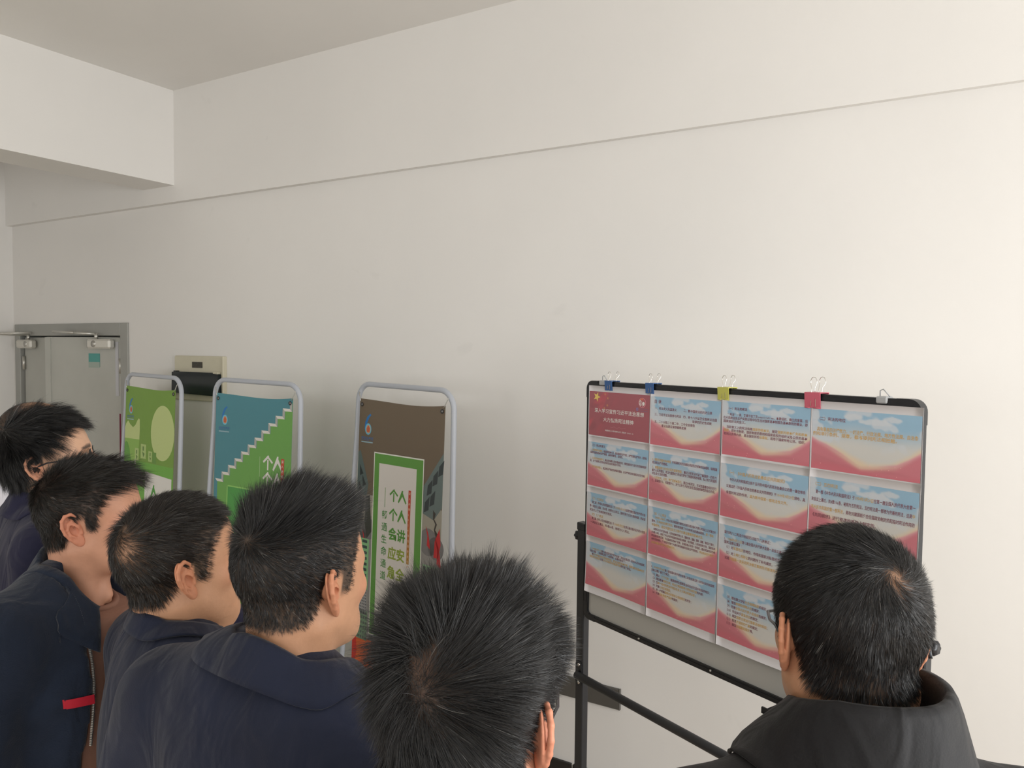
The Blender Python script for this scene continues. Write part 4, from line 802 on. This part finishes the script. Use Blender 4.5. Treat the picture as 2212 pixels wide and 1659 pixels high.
def make_hair(pose, V, Fc, N, spec, sd):
    r = np.random.default_rng(sd); A = V[Fc]; area_ = np.linalg.norm(np.cross(A[:, 2]-A[:, 0], A[:, 3]-A[:, 1]), axis=1)
    cen = A.mean(1); pr = area_*smooth(-.002, .012, spec['line'](cen))*spec.get('dens', lambda p: np.ones(len(p)))(cen); pr[cen[:, 2] < -.09] = 0; pr /= pr.sum()
    n = spec['n']; f = r.choice(len(Fc), n, p=pr); a, b = r.random((2, n, 1)); P = (A[f, 0]*(1-a)+A[f, 1]*a)*(1-b)+(A[f, 3]*(1-a)+A[f, 2]*a)*b
    Nn = (N[Fc[f]].mean(1)); Nn /= np.linalg.norm(Nn, axis=1, keepdims=True)
    c = np.array(spec['crown']); D = P-c; dist = np.linalg.norm(D, axis=1, keepdims=True); D = D-Nn*(D*Nn).sum(1, keepdims=True); D /= np.linalg.norm(D, axis=1, keepdims=True)+1e-9
    sw = spec.get('swirl', 1.2)*np.exp(-dist/.055); D = D*np.cos(sw)+np.cross(Nn, D)*np.sin(sw)
    comb = spec.get('comb')
    if comb is not None: w, v = comb(P); D = D*(1-w[:, None])+v*w[:, None]
    D = D-Nn*(D*Nn).sum(1, keepdims=True); D /= np.linalg.norm(D, axis=1, keepdims=True)+1e-9
    cf = spec.get('clump', 110.); cl = np.stack([snoise(P, cf, sd+k_) for k_ in (1, 2, 3)], 1)*spec.get('clumpamp', .35)
    lift = (spec['lift'](P)+.22*NAPE(P))*(1+.25*r.normal(size=n)); L = spec['len'](P)*(1+.18*r.normal(size=n)).clip(.45, 1.6)
    d0 = D*np.cos(lift)[:, None]+Nn*np.sin(lift)[:, None]+cl+r.normal(size=(n, 3))*spec.get('jit', .12); d0 /= np.linalg.norm(d0, axis=1, keepdims=True)
    # never grow into the head
    dn = (d0*Nn).sum(1, keepdims=True); mn = spec.get('minlift', .12); d0 = d0+Nn*np.maximum(0, mn-dn); d0 /= np.linalg.norm(d0, axis=1, keepdims=True)
    g = np.array(spec.get('grav', (0, 0, -1.)))*spec.get('gravk', .25)+D*spec.get('bend', .25); K = spec.get('seg', 3)
    wave = spec.get('wave', 0.); wp = snoise(P, 60, sd+9)*3; T = np.linspace(0, 1, K+1); W0 = spec.get('w', .00055); side = np.cross(d0, Nn+r.normal(size=(n, 3))*.9); side /= np.linalg.norm(side, axis=1, keepdims=True)+1e-9
    ck = spec.get('clumpk', .45); ng = max(50, n//spec.get('perclump', 26)); from mathutils.kdtree import KDTree
    kd = KDTree(ng); [kd.insert(P[i], i) for i in range(ng)]; kd.balance(); gi = np.array([kd.find(p)[1] for p in P]); tipd = L[gi][:, None]*(d0[gi]+g[gi]*.5)+P[gi]-P-L[:, None]*(d0+g*.5)
    tl = np.linalg.norm(tipd, axis=1, keepdims=True); tipd *= np.minimum(1, L[:, None]*.8/(tl+1e-9))
    ckr = (ck*r.uniform(.3, 1.2, n))[:, None]
    pts = []
    for t in T:
        q = P-Nn*.001+L[:, None]*(d0*t+g*(.5*t*t))+tipd*ckr*t**1.5
        if wave: q = q+(side*np.sin(t*7+wp)[:, None]+Nn*np.cos(t*6+wp)[:, None]*.6)*wave*t
        # keep strands outside a scalp ellipsoid
        e = q-np.array([0, -.004, .036]); rad = np.array([.0785, .0965, .091]); k0 = np.sqrt(((e/rad)**2).sum(1)); mk = (k0 < 1.004) & (q[:, 2] > .0); q[mk] = np.array([0, -.004, .036])+e[mk]*(1.006/k0[mk])[:, None]
        pts.append(q)
    VV = []; 
    for k_, t in enumerate(T[:-1]): wdt = W0*(1-.55*t)/2; VV += [pts[k_]-side*wdt, pts[k_]+side*wdt]
    VV.append(pts[-1]); m = 2*K+1; X = np.stack(VV, 1).reshape(-1, 3); X = pose(X); base = (np.arange(n)*m)[:, None]; Fx = []
    for k_ in range(K-1): Fx += [base+np.array([[2*k_, 2*k_+1, 2*k_+3]]), base+np.array([[2*k_, 2*k_+3, 2*k_+2]])]
    Fx.append(base+np.array([[2*K-2, 2*K-1, 2*K]])); Fx = np.vstack(Fx)
    tone = np.array(spec.get('col', (.011, .0105, .0105)))*np.exp(.35*r.normal(size=(n, 1))); gr = r.random(n) < spec.get('grey', .004); tone[gr] = np.array((.30, .29, .27))*r.uniform(.5, 1, (gr.sum(), 1))
    return mesh_np('hair', X, Fx, True, np.repeat(tone, m, 0))
PERSONS = []
def person(cfg):
    """cfg: anchor pixel of the head centre or ear, depth, headings (degrees relative to the line of sight, 0 = facing away, 90 = facing right)."""
    sc = cfg.get('sc', 1.); E0 = at_depth(*cfg['px'], cfg['depth']); az = math.degrees(math.atan2(ray(*cfg['px'])[1], ray(*cfg['px'])[0]))
    hz = az-cfg['yaw']-90; bz = az-cfg['byaw']-90
    Rh = rot('z', hz)@rot('x', cfg.get('pitch', 0))@rot('y', cfg.get('roll', 0)); anc = np.array({'R': (.082, -.014, 0), 'L': (-.082, -.014, 0), 'C': (0, 0, .03)}[cfg['anchor']])*sc
    O = E0-Rh@anc                                                   # tragion midpoint in the world
    off = cfg.get('off', (0, -.012)); Rb = rot('z', bz); foot = O-Rb@np.array([off[0], .045+off[1], 0]); foot[2] = 0; zh = O[2]
    root = tag(empty('person', foot, math.radians(bz)), cfg['label'], 'person', 'men looking at the noticeboard')
    pose = Pose(zh, cfg['byaw']-cfg['yaw'], cfg.get('pitch', 0), cfg.get('roll', 0), sc, off)
    # correct the pivot so that the head origin lands exactly
    pose.O = pose.O+sc*(pose.R@pose.piv-pose.piv)
    V, Fc = make_head(**cfg.get('head', {})); N = vnormals(V, Fc); line = cfg.get('line', above_hairline)
    sk = np.array(SKINS[cfg.get('skin', 'tan')]); stub = np.array(cfg.get('stub', (.035, .028, .022)))
    hm = smooth(-.006, .010, line(V))*(V[:, 2] > -.08)*cfg.get('stubk', lambda p: np.full(len(p), .92))(V)
    tone = np.ones((len(V), 3)); cheeks = smooth(.03, .07, V[:, 1])*smooth(-.06, -.02, V[:, 2])*smooth(.03, -.02, V[:, 2]); tone *= 1+cheeks[:, None]*np.array([.06, -.06, -.06])
    lips = smooth(.0265, .018, np.abs(V[:, 0]))*smooth(.008, .003, np.abs(V[:, 2]+.0655))*smooth(.085, .095, V[:, 1]); C = sk*tone; C = C*(1-.8*lips[:, None])+np.array((.36, .13, .11))*.8*lips[:, None]
    eye = smooth(.0145, .0125, np.sqrt((np.abs(V[:, 0])-.031)**2+((V[:, 2]+.001)*1.9)**2))*(V[:, 1] > .078); C = C*(1-eye[:, None])+np.array((.6, .57, .53))*eye[:, None]
    iris = smooth(.0065, .005, np.sqrt((np.abs(V[:, 0])-.031)**2+(V[:, 2]+.001)**2))*(V[:, 1] > .078); C = C*(1-iris[:, None])+np.array((.02, .015, .012))*iris[:, None]
    brow = smooth(.006, .003, np.abs(V[:, 2]-.020-.1*(np.abs(V[:, 0])-.03)*(np.abs(V[:, 0]) > .03)*-1))*smooth(.010, .014, np.abs(V[:, 0]))*smooth(.054, .044, np.abs(V[:, 0]))*(V[:, 1] > .06); C = C*(1-.85*brow[:, None])+np.array((.02, .018, .016))*.85*brow[:, None]
    C = C*(1-hm[:, None])+stub*hm[:, None]
    Vs, Fs, Cs = [pose(V)], [Fc], [C]; k_ = len(V)
    def addm(v, f, c):
        nonlocal k_; Vs.append(v); Fs.append(f+k_); Cs.append(np.broadcast_to(c, (len(v), 3))); k_ += len(v)
    ev, ef = EAR
    for sx in (1, -1):
        fl = cfg.get('earflare', 26) if sx > 0 else cfg.get('earflareL', cfg.get('earflare', 26)); cB = np.array([math.sin(math.radians(fl)), -math.cos(math.radians(fl)), 0])       # towards the back edge
        U = -cB; Wv = np.array([math.cos(math.radians(fl)), math.sin(math.radians(fl)), 0]); up_ = np.array([0, -.20, .98])
        q = ev[:, :1]*U*1.05+ev[:, 1:2]*up_*1.02+ev[:, 2:]*Wv; q = q+np.array([.0765+cfg.get('head', {}).get('fat', 0)*.6-cfg.get('earin', (0, 0))[0 if sx > 0 else 1], -.014, -.004]); ff = ef
        if sx < 0: q = q*np.array([-1, 1, 1]); ff = ef[:, ::-1]
        er = np.clip((ev[:, 2]-.002)*90, 0, 1)[:, None]; addm(pose(q), ff, sk*np.array([1.08, .87, .84]))
    bi, bf = body_inner(zh+cfg.get('lift', .08)-.03); bi = bi+((bi-np.array([0, 0, zh-.08]))@rot('y', cfg.get('lean', 0)).T+np.array([0, 0, zh-.08])-bi)*smooth(zh-.87, zh-.47, bi[:, 2])[:, None]; addm(bi, bf, sk)
    for sx in (1, -1):
        hv, hf = HAND; q = hv*np.array([sx, 1, 1])+np.array([sx*.242, .05, zh-.25-.53]); addm(q, hf if sx > 0 else hf[:, ::-1], sk)
    link('body', mesh_np('body', np.vstack(Vs), np.vstack(Fs), True, np.vstack(Cs)), skin_mat('skin', (.4, .2, .13)), root)
    hp = cfg['hair']; hs = dict(hp); hs['line'] = line
    link('hair', make_hair(pose, V, Fc, N, hs, cfg['seed']), M_HAIR, root)
    # clothes
    zh = zh+cfg.get('lift', .08)
    top = cfg['top']; m = top['mat']; wd_ = top.get('wd', 1.); g = Grid((-.36, -.22, zh-.92), (.36, .24, zh-.12), .0085); d = torso_sdf(g, zh, wd_, slope=top.get('slope', 0)); wr = wrinkle(g, cfg['seed'], top.get('wr', .0022))
    d = d+wr
    if top.get('open'):
        o = top['open']; hwv = o['w']*np.clip((zh-.10-g.z)/.5, .0, 1.2)+o['w0']; cut = np.abs(g.x-o.get('x', 0.))-hwv; cut = np.maximum(cut, .02-g.y); d = smax(d, -cut, .006)
        g1 = Grid((-.22, -.2, zh-.9), (.22, .2, zh-.12), .009); dt = torso_sdf(g1, zh, wd_, inset=.016, arm=False); dt = smin(dt, cap(g1, (0, .0, zh-.285), (0, .012, zh-.235), .070, .062), .03); dt = smax(dt, g1.z-(zh-.232-.35*np.clip(g1.y, -.05, .1)), .004); tv, tf = g1.mesh(dt+wrinkle(g1, 5, .0015))
        te = link('t_shirt', mesh_np('t_shirt', tv, tf), o['mat'], root)
        if o.get('neckband'):
            P = [(.062*math.sin(t), +.016-.062*math.cos(t), zh-.240+.020*math.cos(t)) for t in np.linspace(0, 2*math.pi, 41)[:-1]]
            MB().tube(P, .0075, 8, closed=True).build('neckband', o['mat'], te)
        PERSONS.append((root, zh, te))
    la = math.radians(cfg.get('lean', 0)); pv_ = np.array([0, 0, zh-.16])
    def LN(Q): return Q+((np.asarray(Q)-pv_)@rot('y', cfg.get('lean', 0)).T+pv_-Q)*smooth(zh-.95, zh-.55, Q[:, 2])[:, None] if la else Q
    jv, jf = g.mesh(d); jv = LN(jv); jk = link(top.get('name', 'jacket'), mesh_np('jacket', jv, jf), m, root)
    if 'collar' in top:
        cv, cf = collar_mesh(zh, wd_=wd_, slope=top.get('slope', 0), **top['collar']); co_ = link('collar', mesh_np('collar', LN(cv), cf), top.get('cmat', m), jk)
    tv, tf = trousers(zh); link('trousers', mesh_np('trousers', tv, tf), M_TROUSER, root)
    for sx in (1, -1): sh = link('shoe', mesh_np('shoe', SHOE[0]+np.array([sx*.10, -.01, 0]), SHOE[1]), M_SHOE, root)
    if cfg.get('glasses'): spectacle(root, pose, cfg['glasses'])
    return root, pose, zh, jk, top
# collar sections: stand up, fold over, lie down
def fold_prof(stand=.035, fall=.055, out=.03):
    t = -.172+stand; return [(-.002, -.205), (-.001, -.185), (.002, -.170+stand*.5), (.003, t-.002), (.006, t+.004), (.011, t+.004), (.015, t-.003)]+[(.016+out*k, t-.003-fall*k*.93) for k in (.2, .4, .6, .8, 1.)]
def S_(a, b, x): return smooth(a, b, x)
NAPE = lambda P: S_(.02, -.05, P[:, 2])*S_(.02, -.02, P[:, 1])
TOP = lambda P: S_(.055, .095, P[:, 2])
def lerp(a, b, t): return a+(b-a)*t
CFG = []
def near(p, c, r): return np.exp(-(np.linalg.norm(p-np.array(c), axis=1)/r)**2)
CFG.append(dict(seed=11, px=(77, 1014), depth=1.78, anchor='R', off=(0, -.035), yaw=97, byaw=84, pitch=13, roll=0, sc=.98, skin='light', glasses='dark',
  label='man with wavy black hair and dark spectacles in a navy jacket', line=lambda P: above_hairline(P, -.026)+.016*NAPE(P),
  hair=dict(n=24000, crown=(.01, -.07, .105), len=lambda P: lerp(.050, .060, TOP(P))*lerp(1, .72, S_(.02, .07, P[:, 1]))*lerp(1, .38, S_(.06, .035, P[:, 2])*S_(-.045, -.025, P[:, 1]))*lerp(1, .6, NAPE(P)), lift=lambda P: lerp(.24, .32, TOP(P)), jit=.12, clumpamp=.16, clumpk=.7, perclump=40, wave=.0030, seg=5, gravk=.30, bend=.1, w=.0006, minlift=.16, swirl=.4, comb=lambda P: (np.maximum(.85*S_(.075, .03, P[:, 2])*S_(-.05, .0, P[:, 1]), .6*S_(.035, .055, P[:, 1])), np.array([0, -.85, -.5])+np.array([.0, .75, .75])*S_(.05, .08, P[:, 2])[:, None])),
  top=dict(mat=M_NAVY2, collar=dict(prof=fold_prof(), phimax=2.5, rx=.064, ry=.060, cy=.016, drop=.07))))
CFG.append(dict(seed=12, px=(157, 1142), depth=1.50, anchor='R', off=(0, -.012), yaw=101, byaw=125, pitch=5, roll=0, sc=.97, skin='ruddy',
  label='young man in an open navy jacket over a dusty pink T-shirt', hair=dict(n=30000, crown=(.02, -.068, .098), len=lambda P: lerp(.015, .030, TOP(P))+.022*S_(.02, .07, P[:, 1])*S_(.03, .06, P[:, 2]), lift=lambda P: lerp(.28, .36, TOP(P)), jit=.13, clumpamp=.25, clumpk=.6, bend=.15, gravk=.0, w=.0005, col=(.014, .012, .010)),
  top=dict(mat=M_NAVY3, wd=1.02, wr=.0035, open=dict(w=.05, w0=.095, mat=M_TEE, neckband=True, x=.0), collar=dict(prof=fold_prof(.03, .06, .03), phimax=2.25, rx=.068, ry=.066, cy=.018, drop=.15))))
CFG.append(dict(seed=13, px=(405, 1250), depth=1.27, anchor='R', off=(0, -.035), yaw=68, byaw=80, pitch=6, roll=0, sc=1.0, skin='tan', head=dict(fat=.002, old=1., neck=-.004),
  label='older man in a plain navy jacket with lined jaw and thinning crown', line=lambda P: above_hairline(P, -.006),
  hair=dict(n=32000, crown=(.015, -.078, .088), dens=lambda p: 1-.85*near(p, (.03, -.088, .06), .03), len=lambda P: lerp(.014, .024, TOP(P)), lift=lambda P: lerp(.22, .24, TOP(P)), jit=.12, bend=.3, gravk=.1, grey=.02, w=.00048, clumpamp=.2, col=(.016, .013, .011)),
  stubk=lambda p: .92-.6*near(p, (.03, -.088, .06), .028), stub=(.05, .036, .024),
  top=dict(mat=M_NAVY, slope=.015, collar=dict(prof=fold_prof(.03, .032, .012), phimax=2.5, rx=.066, ry=.060, cy=.016, drop=.06))))
CFG.append(dict(seed=14, px=(724, 1278), depth=1.06, anchor='R', yaw=42, byaw=38, lean=7, pitch=3, roll=0, sc=1.0, skin='tan', head=dict(fat=.002), earflare=30,
  label='man in a navy jacket with short cropped sides and longer hair on top', hair=dict(n=46000, crown=(.012, -.072, .096), len=lambda P: lerp(.009, .046, S_(.06, .105, P[:, 2]))*lerp(1, .8, NAPE(P))+.014*S_(.0, .07, P[:, 1])*TOP(P), lift=lambda P: lerp(.3, .55, TOP(P)), jit=.10, bend=.2, gravk=.0, grey=.015, w=.00042, clumpamp=.16, clumpk=.5,
  comb=lambda P: (.8*TOP(P), np.tile(np.array([-.05, .95, .25]), (len(P), 1)))), stub=(.045, .036, .028),
  top=dict(mat=M_NAVY, wd=1.06, wr=.003, slope=.045, collar=dict(prof=fold_prof(.034, .048, .022), phimax=2.45, rx=.068, ry=.064, cy=.014, drop=.13))))
CFG.append(dict(seed=15, px=(1183, 1590), depth=.70, anchor='R', yaw=11, byaw=16, pitch=-4, roll=1, sc=1.0, skin='ruddy', glasses='dark', earflare=22, earflareL=0, earin=(0, .012),
  label='man with thick fluffy black hair and a swirling crown in front of the brown banner', hair=dict(n=64000, crown=(-.022, -.082, .078), len=lambda P: lerp(.026, .040, S_(.0, .08, P[:, 2]))*lerp(1, .5, S_(.035, .07, P[:, 0])*S_(.09, .03, P[:, 2])), lift=lambda P: lerp(.45, .62, TOP(P))-.2*S_(.035, .07, P[:, 0])*S_(.09, .03, P[:, 2]), jit=.20, bend=.35, gravk=.0, w=.00036, clumpamp=.42, clump=90., clumpk=.7, perclump=30, dens=lambda p: (.35+.65*S_(-.5, .5, snoise(p, 80, 77)))*(1-.5*near(p, (-.016, -.085, .074), .018)), swirl=1.3, minlift=.2, seg=4, grey=.003), stub=(.03, .022, .016), stubk=lambda p: .95-.13*near(p, (-.016, -.085, .074), .022),
  top=dict(mat=M_NAVY2, collar=dict(prof=fold_prof(), phimax=2.5, rx=.066, ry=.060, cy=.016, drop=.07))))
CFG.append(dict(seed=16, px=(1838, 1322), depth=.885, anchor='C', off=(0, 0), yaw=-19, byaw=-24, pitch=-2, roll=0, sc=1.0, skin='tan', glasses='dark', earflare=0, earflareL=14, earin=(.012, 0), lift=.06,
  label='man with short hair and spectacles in a black jacket with a turned up collar', hair=dict(n=64000, crown=(.020, -.075, .090), len=lambda P: lerp(.012, .020, TOP(P)), lift=lambda P: .22+0*P[:, 0], jit=.09, bend=.3, gravk=.05, w=.00034, clumpamp=.16, clumpk=.5, swirl=1.2, grey=.010, dens=lambda p: 1-.5*near(p, (.02, -.082, .088), .022)),
  stubk=lambda p: .93-.5*near(p, (.02, -.082, .088), .016), stub=(.035, .028, .022),
  top=dict(mat=M_BLACKCL, wr=.003, slope=.012, wd=1.0, collar=dict(prof=fold_prof(.082, .082, .022), phimax=2.0, rx=.068, ry=.072, cy=.0021, drop=.03,
    flare=lambda p, o, z, s: (o+.075*max(0, -s-.5)*S_(.012, .035, o)+.012*max(0, s-.3), z+.02*max(0, s-.3)-.03*max(0, -s-.4))))))
CFG.append(dict(seed=17, px=(74, 938), depth=2.3, anchor='C', yaw=75, byaw=70, pitch=4, roll=0, sc=1.0, skin='tan',
  label='balding man in a white shirt behind the wavy-haired man', line=lambda P: above_hairline(P, -.0)-.09*S_(-.02, .03, P[:, 1])*TOP(P),
  hair=dict(n=16000, crown=(0, -.07, .095), len=lambda P: .007+0*P[:, 0], lift=lambda P: .2+0*P[:, 0], jit=.1, w=.0004, clumpk=.1, clumpamp=.05, dens=lambda p: 1-.85*TOP(p)*S_(-.06, .0, p[:, 1])), stubk=lambda p: .85-.45*TOP(p)*S_(-.06, .0, p[:, 1]), stub=(.03, .024, .018),
  top=dict(name='shirt', mat=M_SHIRT, collar=dict(prof=fold_prof(.03, .05, .02), phimax=2.5, rx=.064, ry=.060, cy=.016, drop=.06))))
CFG.append(dict(seed=18, px=(405, 1165), depth=1.9, anchor='C', yaw=75, byaw=45, pitch=0, roll=0, sc=.97, skin='tan',
  label='man mostly hidden behind the older man, navy jacket open over black', hair=dict(n=5000, crown=(0, -.07, .095), len=lambda P: .012+0*P[:, 0], lift=lambda P: .25+0*P[:, 0], jit=.1, w=.0009),
  top=dict(mat=M_NAVY2, open=dict(w=.12, w0=.04, mat=M_DARKCL), cmat=M_GREYCL, collar=dict(prof=fold_prof(.03, .06, .02), phimax=2.4, rx=.066, ry=.064, cy=.016, drop=.09))))
BUILT = [person(c) for c in CFG]

# red tape on the young man's chest pocket, zip along his open jacket, pale print on the T-shirt
root, pose, zh, jk, top = BUILT[1]
patch('pocket_tape', zh, top, M_RED, jk, [(.128, zh-.384), (.170, zh-.378), (.170, zh-.395), (.128, zh-.402)], .2, off=.009, thick=.003)
tee = [c for c in root.children if c.name.startswith('t_shirt')][0]
M_YEL = mat('yellow_print', (.52, .40, .14), .7)
for q, (x, z, w, h) in enumerate(((.02, -.35, .05, .03), (-.01, -.375, .065, .035), (.025, -.395, .04, .04), (.0, -.42, .055, .03))): patch('print', zh, top, M_YEL, tee, [(x, zh+z), (x+w, zh+z+.008), (x+w-.006, zh+z-h), (x+.004, zh+z-h+.006)], .2, off=.003+.0004*q, thick=.001, inset=.016, arm=False, n=6)
mb = MB(); zz = np.linspace(zh-.20, zh-.48, 90); P = np.stack([.05*np.clip((zh-.10-zz)/.5, 0, 1.2)+.095+.001, np.full(90, .2), zz], 1)
for _ in range(60): dd = torso_sdf(Pts(P), zh, 1.02); P[:, 1] -= np.clip(dd-.004, -.01, .01)*.8
for i, p in enumerate(P): mb.box(p[0]-.0035, p[0]+.0005, p[1]-.002, p[1]+.0022, p[2]-.001, p[2]+.001)
zp = mb.build('zip', M_STEEL, jk); zp['kind'] = 'stuff'
root, pose, zh, jk, top = BUILT[7]
patch('shoulder_tape', zh, top, M_RED, jk, [(.10, zh-.30), (.17, zh-.29), (.17, zh-.31), (.10, zh-.32)], .2)
